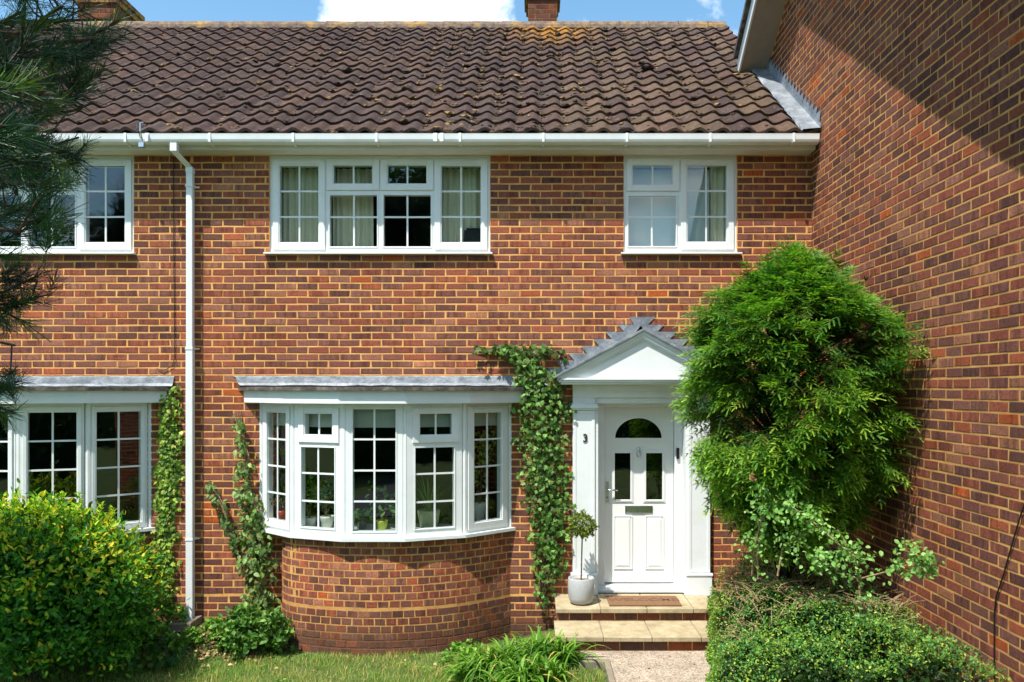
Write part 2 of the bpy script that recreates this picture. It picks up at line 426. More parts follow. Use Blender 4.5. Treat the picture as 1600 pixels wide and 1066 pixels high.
def Pf(s, off): return s, -off + 0*s
def facade(parent, x0, x1, holes):
    w = mortar_sheet(x0, x1, -.3, ZS + .02, holes).build('wall', M['mortar'], parent)
    hs = [h for h in holes]
    r = course_rects(x0, x1, ZB, 0, 62, BL, hs, phase=.07) + course_rects(x0, x1, ZB - .018, -9, 0, BL, hs, phase=.02)
    lo = [q for q in r if q[3] < ZB]; hi = [q for q in r if q[3] >= ZB]
    brick_boxes('brickwork', Pf, hi, M['brick'], w)
    if lo: brick_boxes('brickwork', Pf, lo, M['brick'], w, dark=.78)
    return w
facade(house, XP, XR, [WA, WB, bayhole(BAYC), doorhole])
facade(neigh, -9.6, XP, [WC, bayhole(BAYC + SHB)])

# ---- roof tiles
GA = .298; TW = .2455; PIT = math.atan(.698)
E0 = Vector((0, 8.55 - D0, 5.262))      # eave line
def roof_tiles(parent, x0, x1, rows=17):
    nt = int(math.ceil((x1-x0)/TW)); K = 11
    u = np.linspace(0, 1, K)
    prof = .043*(.5 - .5*np.cos(2*np.pi*u**1.55))
    V = []; C = []
    cs, sn = math.cos(PIT), math.sin(PIT)
    for r in range(rows):
        for t in range(nt):
            jx, jh, jt, jv, jy = rng.normal(0, .002), rng.normal(0, .0025), rng.normal(0, .003), rng.normal(0, .004), rng.normal(0, .006)
            for q, (v, h) in enumerate(((.004, .000), (0, .032), (.012, .037), (.15, .023), (.335, .003))):
                vv = r*GA + v + jv + jy*(u-.5); hh = h + prof*(1.04 if q == 1 else 1) + jh + jt*(u-.5)
                if q == 0: hh = hh
                xx = x0 + (t + u*1.03)*TW + jx
                yy = E0.y + vv*cs - hh*sn; zz = E0.z + vv*sn + hh*cs - .02
                V.append(np.stack([xx, yy, zz], 1))
            base = np.array(lin(random.choice(['#4a3a34', '#4f3d35', '#463632', '#533f36', '#4b3d38', '#41332f', '#513f38'])))[:3]
            xc = x0 + t*TW
            if xc > .2 and random.random() < .55: base = np.array(lin(random.choice(['#57463a', '#5b4a3b', '#524237', '#5f4b3e'])))[:3]
            
            base = base*random.uniform(.9, 1.15)
            C.append(np.tile(np.append(base, 1), (K*5, 1)))
    V = np.concatenate(V); C = np.concatenate(C)
    f = [(q*K+k, q*K+k+1, (q+1)*K+k+1, (q+1)*K+k) for q in range(4) for k in range(K-1)]
    n = nt*rows
    Fc = (np.array(f)[None] + np.arange(n)[:, None, None]*K*5).reshape(-1, 4)
    keep = V[Fc[:, 0], 0] < x1 + 1e-3
    V[:, 0] = np.minimum(V[:, 0], x1)
    return np_mesh('roof', V, Fc[keep], M['tile'], parent, C)
RR = D0 + E0.y
RIDY = 12.74 - D0; RIDZ = 8.18
roofs = []
for par, x0, x1 in ((house, XP, XR - .02), (neigh, XP - 24*TW, XP)):
    rf = roof_tiles(par, x0, x1); roofs.append(rf)
    # under-roof slab and back slope
    MB().prism([(E0.y+.02, E0.z-.06), (RIDY, RIDZ-.075), (RIDY+4.2, E0.z-.06)], x0, x1, 'x').build('roof_deck', M['felt'], rf)
    mb = MB(); xx = x0
    while xx < x1:
        e = min(xx + .447, x1)
        n = 8; vs = []
        for q, xq in enumerate((xx, xx+.012, e-.002)):
            for k in range(n+1):
                a = math.pi*k/n; rr = .150 + (.0 if q else .008) + (.004 if q == 1 else 0)
                vs.append((xq, RIDY - rr*math.cos(a)*1.0, RIDZ - .075 + rr*math.sin(a) + random.uniform(-.003, .003)))
        mb.add(vs, [(q*(n+1)+k, q*(n+1)+k+1, (q+1)*(n+1)+k+1, (q+1)*(n+1)+k) for q in range(2) for k in range(n)])
        xx = e
    mb.build('ridge_tiles', M['ridge'], rf)
# moss crumbs lying in the pans
def crumbs(parent, x0, x1, n):
    V = []; Fc = []; C = []
    ico = bmesh.new(); bmesh.ops.create_icosphere(ico, subdivisions=1, radius=1); iv = np.array([v.co[:] for v in ico.verts]); fi = np.array([[v.index for v in f.verts] for f in ico.faces]); ico.free()
    cs, sn = math.cos(PIT), math.sin(PIT)
    for i in range(n):
        t = random.random()
        x = random.gauss(-.1, .9) if t < .45 else random.uniform(x0, x1)
        if not x0 < x < x1: x = random.uniform(x0, x1)
        u = ((x - XP)/TW) % 1.0
        if random.random() < .75: x += (.08 + random.gauss(0, .06) - (u if u < .6 else u-1))*TW
        x = min(max(x, x0), x1 - .05)
        v = random.uniform(.02, 5.0); v = (v//GA)*GA + (random.uniform(-.01, .05) if random.random() < .5 else random.uniform(0, GA))
        h = .03 + .048*(.5-.5*math.cos(2*math.pi*(((x-XP)/TW) % 1)**1.55)) - .08*((v % GA))
        s = abs(random.gauss(.0, .011)) + .005
        vv = iv*np.array([s*random.uniform(.8, 2.2), s*random.uniform(.8, 1.8), s*.7])*rng.uniform(.7, 1.3, iv.shape)
        V.append(vv + np.array([x, E0.y+v*cs-h*sn, E0.z+v*sn+h*cs-.02])); Fc.append(fi + len(iv)*i)
        c = np.array(lin(random.choice(['#2f2620', '#3a3024', '#4c3d2a', '#2a211c', '#6a543a', '#8b7048'])))
        C.append(np.tile(c, (len(iv), 1)))
    np_mesh('moss', np.concatenate(V), np.concatenate(Fc), M['moss'], parent, np.concatenate(C))['kind'] = 'stuff'
crumbs(roofs[0], XP, XR-.1, 3600); crumbs(roofs[1], -8, XP, 900)

# ---- chimneys
def chimney(parent, x0, x1, y0, y1, zt, corb=.035, ch=.17):
    zb = RIDZ - .5
    c = MB().box(x0, x1, y0, y1, zb, zt-.02).build('chimney', M['mortarc'], parent)
    r = []
    for k in range(int((zt-ch-zb)/CH)+1):
        r += [(a, b, zt-ch-(k+1)*CH+.005, zt-ch-k*CH-.005) for a, b in cut(x0, x1, k)]
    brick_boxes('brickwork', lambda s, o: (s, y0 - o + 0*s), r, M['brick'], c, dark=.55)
    r2 = []
    for k in range(int((zt-ch-zb)/CH)+1):
        r2 += [(a, b, zt-ch-(k+1)*CH+.005, zt-ch-k*CH-.005) for a, b in cut(y0, y1, k+1)]
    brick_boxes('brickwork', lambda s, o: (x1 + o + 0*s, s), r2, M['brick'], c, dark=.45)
    MB().box(x0-corb, x1+corb, y0-corb, y1+corb, zt-ch, zt-ch+.085).box(x0-corb*1.7, x1+corb*1.7, y0-corb*1.7, y1+corb*1.7, zt-ch+.085, zt).build('corbel', M['corb'], c, bevel=.008)
    return c
def cut(a, b, k):
    o = []; s = a - (BL/2 if k % 2 else 0)
    while s < b - .01:
        p, q = max(s, a)+.004, min(s+BL, b)-.004
        if q-p > .02: o.append((p, q))
        s += BL
    return o
def corb_mat():
    m, N, L, b = new_mat('lichened_brick'); b.inputs['Roughness'].default_value = .9; p = pos(N)
    c = ramp(N, L, noise(N, L, p, 12, 6, .75), [(.35, lin('#4a2c26')), (.65, lin('#7b4c40'))])
    f = ramp(N, L, noise(N, L, p, 8, 6, .8), [(.47, 0), (.56, .95)])
    L.new(mix(N, L, f, c, lin('#a8842e')), b.inputs['Base Color']); bump(N, L, b, noise(N, L, p, 50, 5, .8), .8, .01); return m
M['corb'] = corb_mat(); M['wsoffit'] = simple('shaded_verge_soffit', '#a89a8c', .7, '#857868', 5, .4)  # verge soffit is white board, its shade put into the brownish colour
chimney(roofs[1], -7.05, -6.47, 12.80-D0, 13.60-D0, 8.74)
chimney(roofs[0], X(825, 13.0), X(870.5, 13.0), 13.0-D0, 13.6-D0, Z(-8, 13.0)+.10)

# ---- eaves: fascia, soffit, gutter
YF = 8.60 - D0; YG = 8.475 - D0
ZG1, ZG0 = Z(208.5, 8.475), Z(220.5, 8.475)
def strap(k, w):
    o = [(YG-.0008, ZG1+.004), (YG-.006, ZG1+.004), (YG-.006, ZG0-.008), (YG+.03, ZG0-.024), (YF-.001, ZG0-.026), (YF-.001, ZG0-.021), (YG+.032, ZG0-.0185), (YG-.0008, ZG0-.004)]
    m = MB().prism(o, k-w, k+w, 'x'); return m.v, m.f
def eaves(parent, x0, x1, outlet=None):
    MB().box(x0, x1, YF, YF+.02, Z(233.5, 8.6), ZG1-.005).build('fascia', M['soffit'], parent)
    MB().box(x0, x1, YF+.02, .02, ZS, ZS+.012).build('soffit', M['soffit'], parent)
    prof = [(YF-.004, ZG1-.01), (YF-.004, ZG0-.006), (YF-.03, ZG0-.016), (YG+.04, ZG0-.014), (YG+.012, ZG0-.002), (YG+.004, ZG0+.02), (YG, ZG1-.012), (YG-.002, ZG1),
            (YG+.010, ZG1), (YG+.012, ZG1-.012), (YG+.016, ZG0+.02), (YG+.045, ZG0), (YF-.03, ZG0), (YF-.012, ZG0+.01), (YF-.012, ZG1-.01)]
    g = MB().prism(prof, x0, x1, 'x').build('gutter', M['white'], parent)
    k = x0 + .3
    while k < x1 - .02:
        MB().add(*strap(k, .012)).build('gutter_bracket', M['white'], g)
        k += .853
    for jx in ((X(680, 8.475), X(690, 8.475)) if parent is house else (X(230, 8.475),)):
        MB().box(jx-.02, jx+.02, YG-.006, YG-.0008, ZG0-.004, ZG1+.003).build('gutter_joint', M['white'], g)
    return g
gut = eaves(house, XP, XR - .025)
eaves(neigh, -9.6, XP - .001)
# downpipe with swan neck
dp = empty('downpipe', (X(297, 8.72), -.08, .2), 'white square plastic downpipe running from the gutter to the ground', 'downpipe')
px_, pw = X(297, 8.72), .031
def sq(mb, a, b, w=.031, dpt=.031):
    # square bar from a to b
    a = Vector(a); b = Vector(b)
    vs = []
    for p in (a, b):
        for sx, sy in ((-1, -1), (1, -1), (1, 1), (-1, 1)): vs.append((p.x+sx*w, p.y+sy*dpt, p.z))
    mb.add(vs, [(0, 3, 2, 1), (4, 5, 6, 7), (0, 1, 5, 4), (1, 2, 6, 5), (2, 3, 7, 6), (3, 0, 4, 7)])
mb = MB(); yb = -.075
sq(mb, (px_, yb, .14), (px_, yb, Z(545, 8.72)), .037, .034); sq(mb, (px_, yb, Z(545, 8.72)), (px_, yb, Z(268, 8.72)), .034, .031)
mb.build('pipe', M['white'], dp, bevel=.006)
mb = MB(); ox = X(273, 8.53)
sq(mb, (ox, YG+.05, ZG0-.0), (ox, YG+.05, Z(238, 8.53)), .036, .034); sq(mb, (ox, YG+.05, Z(238, 8.53)+.005), (px_, yb, Z(262, 8.7)), .034, .032); sq(mb, (px_, yb, Z(262, 8.7)+.004), (px_, yb, Z(270, 8.7)), .038, .036)
mb.build('swan_neck', M['white'], dp, bevel=.006)
for y in (291, 545, 843):
    zc = Z(y, 8.72)
    MB().box(px_-.040, px_+.040, yb-.038, -.012, zc-.013, zc+.013).box(px_+.040, px_+.075, -.03, -.012, zc-.008, zc+.008).build('pipe_clip', M['white'], dp, bevel=.003)

# ------------------------------------------------------------------ windows (thing = part of house, mesh = outer frame)
BAR = .009
def light(par, xf, x0, x1, z0, z1, vx, hz, y=0.0, gmat=None):
    """pane with glazing bars; y = glass depth"""
    g = MB(xf).add([(x0-.004, y, z0-.004), (x1+.004, y, z0-.004), (x1+.004, y, z1+.004), (x0-.004, y, z1+.004)], [(0, 1, 2, 3)]).build('pane', gmat or M['glass'], par)
    b = MB(xf)
    zz = sorted(hz)
    for v in vx: b.box(v-BAR, v+BAR, y-.006, y+.004, z0, z1)
    xs = [x0] + sorted(vx) + [x1]
    for h in zz:
        for i in range(len(xs)-1):
            b.box(xs[i] + (BAR if i else 0), xs[i+1] - (BAR if i < len(xs)-2 else 0), y-.0055, y+.0035, h-BAR, h+BAR)
    b.build('glazing_bar', M['white'], par)
def sash(par, xf, o, g, y0, y1):
    """opening sash: o outer rect, g glass rect (x0,x1,z0,z1), with an inner bead"""
    m = MB(xf)
    m.box(o[0], g[0]-.010, y0, y1, o[2], o[3]); m.box(g[1]+.010, o[1], y0, y1, o[2], o[3])
    m.box(g[0]-.010, g[1]+.010, y0, y1, o[2], g[2]-.010); m.box(g[0]-.010, g[1]+.010, y0, y1, g[3]+.010, o[3])
    m.build('sash', M['white'], par, bevel=.004)
    m = MB(xf)
    m.box(g[0]-.0099, g[0], y0+.008, y1-.006, g[2]-.0099, g[3]+.0099); m.box(g[1], g[1]+.0099, y0+.008, y1-.006, g[2]-.0099, g[3]+.0099)
    m.box(g[0], g[1], y0+.008, y1-.006, g[2]-.0099, g[2]); m.box(g[0], g[1], y0+.008, y1-.006, g[3], g[3]+.0099)
    m.build('glazing_bead', M['white'], par)
def vent_strip(par, xf, x0, x1, z, y):
    MB(xf).box(x0, x1, y-.012, y+.001, z-.009, z+.009).build('trickle_vent', M['white'], par, bevel=.004)
def fill_frame(m, O, holes, y0, y1):
    xs = sorted({O[0], O[1], *[v for h in holes for v in h[:2]]}); zs = sorted({O[2], O[3], *[v for h in holes for v in h[2:]]})
    for i in range(len(xs)-1):
        # merge vertical runs
        run = None
        for k in range(len(zs)-1):
            cx, cz = (xs[i]+xs[i+1])/2, (zs[k]+zs[k+1])/2
            hole = any(h[0] < cx < h[1] and h[2] < cz < h[3] for h in holes)
            if not hole: run = [zs[k], zs[k+1]] if run is None else [run[0], zs[k+1]]
            if hole and run: m.box(xs[i], xs[i+1], y0, y1, *run); run = None
        if run: m.box(xs[i], xs[i+1], y0, y1, *run)
def upper_window(parent, T, Tz, O, sashes, fixed, sillx, vents):
    yf = .02
    m = MB(); holes = [tuple((T(s[0]), T(s[1]), Tz(s[3]), Tz(s[2]))) for s in [q[1] for q in sashes] + [q[0] for q in fixed]]
    fill_frame(m, O, holes, yf, yf+.07)
    w = m.build('window', M['white'], parent)
    w.location = (0, 0, 0)
    for o, g, v, h in sashes:
        sash(w, None, (T(o[0]), T(o[1]), Tz(o[3]), Tz(o[2])), (T(g[0]), T(g[1]), Tz(g[3]), Tz(g[2])), yf-.016, yf-.0005)
        light(w, None, T(g[0]), T(g[1]), Tz(g[3]), Tz(g[2]), [T(q) for q in v], [Tz(q) for q in h], yf+.012)
    for g, v, h in fixed:
        mm = MB(); a = (T(g[0]), T(g[1]), Tz(g[3]), Tz(g[2]))
        mm.frame(a[0]-.014, a[1]+.014, a[2]-.014, a[3]+.014, .014, yf-.007, yf-.0005); mm.build('glazing_bead', M['white'], w, bevel=.003)
        light(w, None, *a, [T(q) for q in v], [Tz(q) for q in h], yf+.012)
    MB().prism([(-.062, O[2]-.026), (-.062, O[2]-.010), (yf-.001, O[2]+.002), (yf+.06, O[2]+.002), (yf+.06, O[2]-.026)], sillx[0], sillx[1], 'x').build('sill', M['white'], w, bevel=.003)
    MB().box(O[0]-.012, O[1]+.012, .004, yf+.001, O[3]-.004, O[3]+.012).box(O[0]-.013, O[0]-.0005, .004, yf+.001, O[2], O[3]-.004).box(O[1]+.0005, O[1]+.013, .004, yf+.001, O[2], O[3]-.004).build('frame_trim', M['white'], w)
    for (a, b, z) in vents: vent_strip(w, None, T(a), T(b), Tz(z), yf-.0165)
    return w
shA = [((95, 385, 70, 570), (133, 347, 105, 528), [240], [245, 387]), ((395, 685, 68, 240), (432, 646, 103, 203), [541], []),
       ((692, 985, 68, 240), (732, 946, 103, 203), [840], []), ((992, 1285, 70, 570), (1030, 1247, 105, 528), [1138], [245, 387])]
fxA = [((410, 672, 267, 552), [543], [388]), ((709, 970, 267, 552), [840], [388])]
upper_window(house, A6, A6z, WA, shA, fxA, (X(414), X(770)), [(140, 328, 88), (1048, 1235, 88)])
upper_window(neigh, lambda x: A6(x)+SHC, A6z, WC, shA, fxA, (X(414)+SHC, X(770)+SHC), [(140, 328, 88), (1048, 1235, 88)])
shB = [((422, 715, 65, 245), (457, 677, 103, 210), [567], []), ((724, 1018, 68, 570), (760, 977, 103, 525), [865], [243, 386])]
fxB = [((433, 697, 272, 550), [563], [388])]
upper_window(house, A7, A6z, WB, shB, fxB, (X(970), X(1158)), [(785, 975, 82)])

# ---- bow windows
def offset_poly(P, d, ends=True):
    n = len(P); out = []
    dirs = [(P[i+1]-P[i]).normalized() for i in range(n-1)]
    nor = [Vector((t.y, -t.x)) for t in dirs]      # outward is -y for left-to-right walk
    for i in range(n):
        if i == 0: nn = nor[0]; t = dirs[0]; p = P[0]+nn*d; s = -p.y/t.y if abs(t.y) > 1e-6 else 0; out.append(p + t*s)
        elif i == n-1: nn = nor[-1]; t = dirs[-1]; p = P[-1]+nn*d; s = -p.y/t.y; out.append(p + t*s)
        else:
            b = (nor[i-1]+nor[i]).normalized(); out.append(P[i] + b*(d/b.dot(nor[i])))
    return out
def band(mb, P0, P1, z0, z1):
    n = len(P0)
    vs = [(p.x, p.y, z0) for p in P0] + [(p.x, p.y, z0) for p in P1] + [(p.x, p.y, z1) for p in P0] + [(p.x, p.y, z1) for p in P1]
    fs = []
    for i in range(n-1):
        fs += [(i, i+1, n+i+1, n+i), (2*n+i, 3*n+i, 3*n+i+1, 2*n+i+1), (i, 2*n+i, 2*n+i+1, i+1), (n+i, n+i+1, 3*n+i+1, 3*n+i)]
    fs += [(0, n, 3*n, 2*n), (n-1, 3*n-1, 4*n-1, 2*n-1)]
    return mb.add(vs, fs)
ZW0, ZW1 = 1.156, 2.50
FAC = {  # (glass u0,u1,z0,z1, vbars, hbars)
 'full': [('fix', (.092, .513, 1.216, 2.42), [.3025], [1.51, 1.815, 2.123])],
 'sash': [('sash', (.045, .56, 1.185, 2.44), (.125, .485, 1.262, 2.375), [.305], [1.54, 1.82, 2.10])],
 'vent': [('sash', (.075, .555, 2.085, 2.435), (.150, .475, 2.165, 2.372), [.3125], []), ('fix', (.105, .50, 1.232, 2.035), [.3025], [1.495, 1.775])],
 'plain': [('sash', (.045, .56, 1.185, 2.44), (.09, .515, 1.235, 2.385), [.3025], [1.52, 1.81, 2.10])],
}
BRZ = [(-2.66, 0), (-2.615, .17), (-2.46, .335), (-2.2, .435), (-1.9, .50), (-1.55, .525), (-1.1, .465), (-.70, .31), (-.255, 0)]
def catmull(pts, n=14):
    out = []; P = [np.array(p, float) for p in pts]; P = [2*P[0]-P[1]] + P + [2*P[-1]-P[-2]]
    for i in range(1, len(P)-2):
        for t in np.linspace(0, 1, n, endpoint=False):
            a, b, c, d = P[i-1:i+3]
            out.append(.5*((2*b)+(-a+c)*t+(2*a-5*b+4*c-d)*t*t+(-a+3*b-3*c+d)*t**3))
    out.append(P[-2]); return np.array(out)
def bow(parent, cx, kinds, par_label=None):
    P = bay_poly(cx)
    # corner posts and outer frame in one mesh
    m = MB()
    w = None
    posts = []
    for i in range(5):
        a, b = P[i], P[i+1]; t = (b-a).normalized(); nrm = Vector((t.y, -t.x))
        def xf(u, v, z, a=a, t=t, nrm=nrm): q = a + t*u - nrm*v; return (q.x, q.y, z)
        m.xf = xf
        k = FAC[kinds[i]]
        holes = [(h[2] if h[0] == 'sash' else h[1]) for h in k]
        fill_frame(m, (.022, BAY_L-.022, ZW0, ZW1), holes, 0, .065)
    m.xf = None
    for i, p in enumerate(P):
        m.lathe((p.x, p.y + (.03 if 0 < i < 5 else .02), 0), [(.031, ZW0), (.031, ZW1)], 10)
    w = m.build('bow_window', M['white'], parent)
    for i in range(5):
        a, b = P[i], P[i+1]; t = (b-a).normalized(); nrm = Vector((t.y, -t.x))
        def xf(u, v, z, a=a, t=t, nrm=nrm): q = a + t*u - nrm*v; return (q.x, q.y, z)
        for h in FAC[kinds[i]]:
            if h[0] == 'sash':
                _, o, g, vb, hb = h; sash(w, xf, o, g, -.016, -.0005); light(w, xf, *g, vb, hb, .012)
                if kinds[i] == 'sash': vent_strip(w, xf, o[0]+.06, o[1]-.08, o[3]-.032, -.0165)
            else:
                _, g, vb, hb = h
                MB(xf).frame(g[0]-.014, g[1]+.014, g[2]-.014, g[3]+.014, .014, -.007, -.0005).build('glazing_bead', M['white'], w, bevel=.003)
                light(w, xf, *g, vb, hb, .012)
    band(MB(), offset_poly(P, -.06), offset_poly(P, .045), 1.118, ZW0-.001).build('sill', M['white'], w, bevel=.004)
    band(MB(), offset_poly(P, .10), offset_poly(P, .125), 2.478, 2.602).build('fascia', M['paint'], w)
    Q = offset_poly(P, .0995)
    MB().add([(q.x, q.y, 2.503) for q in Q] + [(q.x, q.y, 2.515) for q in Q], [tuple(range(6)), tuple(range(11, 5, -1))] + [(i, (i+1) % 6, (i+1) % 6+6, i+6) for i in range(6)]).build('soffit', M['soffit'], w)
    # roof: felted, with a ragged edge
    Q = offset_poly(P, .165); rf = MB()
    n = 6
    rf.add([(q.x, q.y-.001*i, 2.604) for i, q in enumerate(Q)] + [(q.x, q.y, 2.640) for q in Q] + [(Q[i].x*.9+cx*.1, -.002, 2.644) for i in range(6)],
           [(i, i+1, i+7, i+6) for i in range(5)] + [(6+i, 7+i, 13+i, 12+i) for i in range(5)] + [tuple(range(5, -1, -1))])
    rf.build('roof', M['felt'], w)
    # inner board and ceiling
    Q = offset_poly(P, -.062)
    MB().add([(q.x, q.y, 1.165) for q in Q] + [(q.x, q.y, 1.19) for q in Q] , [tuple(range(6)), tuple(range(11, 5, -1))] + [(i, (i+1) % 6, (i+1) % 6+6, i+6) for i in range(6)]).build('window_board', M['white'], w)
    # curved brick apron
    C = catmull(BRZ); C[:, 0] += cx - BAYC; C[:, 1] *= -1.12
    seg = np.sqrt((np.diff(C, axis=0)**2).sum(1)); S = np.concatenate([[0], np.cumsum(seg)])
    T = np.gradient(C, S, axis=0); T /= np.linalg.norm(T, axis=1)[:, None]
    def Pb(s, off):
        x = np.interp(s, S, C[:, 0]); y = np.interp(s, S, C[:, 1]); tx = np.interp(s, S, T[:, 0]); ty = np.interp(s, S, T[:, 1])
        return x + ty*off, y - tx*off
    n = len(C)
    V = [(c[0], c[1], -.3) for c in C] + [(c[0], c[1], 1.117) for c in C]
    me = MB().add(V, [(i, i+1, i+1+n, i+n) for i in range(n-1)] + [tuple(range(n, 2*n))]).build('bay_wall', M['mortard'], parent)
    up = course_rects(.0, S[-1], ZB, 0, 9, .1125, g_=.82, phase=.03) ; top = [q for q in up]
    brick_boxes('brickwork', Pb, [q for q in top if q[3] < 1.14], M['brickc'], me, h=.0022, dark=1.26, warm=.05)
    brick_boxes('brickwork', Pb, course_rects(.0, S[-1], ZB-.022, -7, 0, .1125, g_=.75), M['brickc'], me, h=.003, dark=1.0)
    return w
bw = bow(house, BAYC, ['sash', 'vent', 'full', 'vent', 'sash'])
bow(neigh, BAYC+SHB, ['plain', 'plain', 'plain', 'plain', 'plain'])
# lead flashings above the bows
def flash_strip(par, x0, x1, z0, z1, seed=1, rake=.09):
    r_ = random.Random(seed); n = 26; vs = []
    for row, (z, y) in enumerate(((z1, -.009), (z1-.012, -.014), (z0+.03, -.028), (z0+.004, -.045))):
        for i in range(n+1):
            t = i/n; ins = rake*(row/3)
            vs.append((x0+ins+(x1-ins-x0-ins)*t, y + r_.uniform(-.004, .004)*(row > 1), z + (r_.uniform(-.004, .004) if row else r_.uniform(-.001, .001))))
    MB().add(vs, [(r*(n+1)+i, r*(n+1)+i+1, (r+1)*(n+1)+i+1, (r+1)*(n+1)+i) for r in range(3) for i in range(n)]).build('lead_flashing', M['lead'], par, smooth=False)
flash_strip(bw.parent, X(364), X(868), Z(603), Z(587.5), 1)
flash_strip(neigh, X(364)+SHB, X(273), Z(604), Z(588), 2, .01)

# ------------------------------------------------------------------ door and surround
DC = 1.128
ds = MB()
yp = 8.73 - D0
pil = ((.404, .64), (1.617, 1.853))
for a, b in pil: ds.box(a, b, yp, .02, .45, 2.40)
ds.box(.404, 1.853, yp, .02, 2.53, 2.667)                    # frieze
ds.box(.404, .64, yp, .02, 2.468, 2.53); ds.box(1.617, 1.853, yp, .02, 2.468, 2.53)
ds.box(.64, 1.617, yp+.025, .18, 2.468, 2.53)                # lintel
sur = ds.build('door_surround', M['paint'], house, bevel=.003)
for a, b in pil:
    MB().box(a-.012, b+.020, yp-.020, .0, 2.40, 2.418).box(a-.024, b+.032, yp-.034, .0, 2.418, 2.445).box(a-.012, b+.02, yp-.022, .0, 2.445, 2.468).build('capital', M['paint'], sur, bevel=.003)
    MB().box(a-.014, b+.014, yp-.022, .0, .4505, .655).box(a-.022, b+.022, yp-.03, .0, .655, .68).build('plinth', M['paint'], sur, bevel=.004)
    MB().frame(a+.004, b-.004, .69, 2.39, .03, yp-.006, yp-.0005).build('moulding', M['paint'], sur, bevel=.002)
# reveals + frame
YD = 8.97 - D0
MB().box(.60, .6395, .02, .25, .45, 2.53).box(.6400, .672, yp+.012, .19, .45, 2.468).box(1.585, 1.617, yp+.012, .19, .45, 2.468).box(1.6175, 1.65, .02, .25, .45, 2.53).build('reveal', M['paint'], sur)
dl, dr, dt, db = DC-.373, DC+.373, 2.415, .53
MB().box(.672, dl-.004, .09, .20, .515, 2.467).box(dr+.004, 1.585, .09, .20, .515, 2.467).box(dl-.004, dr+.004, .09, .20, dt+.004, 2.467).build('door_frame', M['white'], sur, bevel=.004)
MB().box(.672, 1.585, .06, .20, .452, .514).box(.66, 1.597, .02, .06, .452, .485).build('threshold', M['white'], sur, bevel=.004)
# cornice and pediment
yc = 8.55 - D0
c0, c1 = .244, 2*DC-.244
MB().box(c0+.03, c1-.03, yc+.03, .0, 2.667, 2.690).box(c0+.008, c1-.008, yc+.012, .0, 2.690, 2.712).box(c0, c1, yc, .0, 2.712, 2.734).build('cornice', M['paint'], sur, bevel=.003)
sl = (3.236-2.745)/(DC-.209)
def rake(mb, off0, off1, y0, y1, xo=.0):
    # raking member between vertical offsets below the lead line
    zt = lambda x: 3.236 - abs(x-DC)*sl
    for sgn in (-1, 1):
        xe = DC + sgn*(DC-.209-xo)
        xin = DC
        a = (xin, zt(xin)-off0); b = (xe, zt(xe)-off0); c = (xe, zt(xe)-off1); d = (xin, zt(xin)-off1)
        mb.prism([a, b, c, d] if sgn > 0 else [d, c, b, a], y0, y1, 'y')
    return mb
MB().prism([(c0+.12, 2.735), (c1-.12, 2.735), (DC, 3.236-.10)], yc+.045, .0, 'y').build('tympanum', M['paint'], sur)
rake(MB(), .018, .055, yc-.0, .0, .03).build('raking_cornice', M['paint'], sur)
rake(MB(),   .055, .085, yc+.012, -.002, .07).build('raking_moulding', M['paint'], sur)
rake(MB(), .085, .108, yc+.026, -.004, .11).build('raking_moulding', M['paint'], sur)
rake(MB(), -.012, .018, yc-.022, .0, .0).build('lead_cap', M['lead'], sur, bevel=.004)
# stepped lead soakers on the wall
mb = MB(); zt = lambda x: 3.236 - abs(x-DC)*sl
steps = [(1.005, 1.283, 3.384)]
mb.prism([(1.005, 3.384), (1.283, 3.384), (1.19, 3.29), (1.066, 3.29)], -.012, -.0085, 'y')
for k in range(8):
    tx, tz = .884 - .1315*k, 3.302 - .0765*k
    if tx < .0: break
    for s in (-1, 1):
        f = lambda x: DC + s*(DC-x) if s > 0 else x
        pts = [(tx, tz), (tx+.235, tz), (tx+.33, tz-.12), (tx+.10, tz-.118), (tx+.055, tz-.062)]
        pts = [(2*DC-x if s > 0 else x, z) for x, z in pts]
        mb.prism(pts if s < 0 else pts[::-1], -.0135-.0004*k, -.0086-.0004*k, 'y')
mb.build('stepped_flashing', M['lead'], sur)
# numeral on the pilaster
def text_mesh(body, size, depth, mat, name, parent, M4, ext=.1):
    cu = bpy.data.curves.new('t', 'FONT'); cu.body = body; cu.size = size; cu.extrude = depth; cu.align_x = 'CENTER'; cu.align_y = 'CENTER'; cu.offset = size*ext*.1
    ob = bpy.data.objects.new('t', cu); COL.objects.link(ob); dg = bpy.context.evaluated_depsgraph_get()
    me = bpy.data.meshes.new_from_object(ob.evaluated_get(dg)); bpy.data.objects.remove(ob); me.transform(M4)
    return link(name, me, mat, parent)
text_mesh('3', .118, .004, M['brass'], 'door_number', sur, Matrix.Translation((X(914.5, 8.73), yp-.006, Z(685, 8.73))) @ Matrix.Rotation(R(90), 4, 'X'), .10)

def dx(px): return X(px, 8.97)
def dz(py): return Z(py, 8.97)
# door leaf: panel with openings for lights
y0, y1 = YD-.0, YD+.044
lights = [(dx(960.5), dx(985), dz(781), dz(708)), (dx(1009.4), dx(1034.8), dz(781), dz(708))]
fx0, fx1, fz0, fz1 = dx(961), dx(1034), dz(684.6), dz(653.4)
m = MB(); fill_frame(m, (dl, dr, db, dt), lights + [(fx0, fx1, fz0, fz1)], y0, y1)
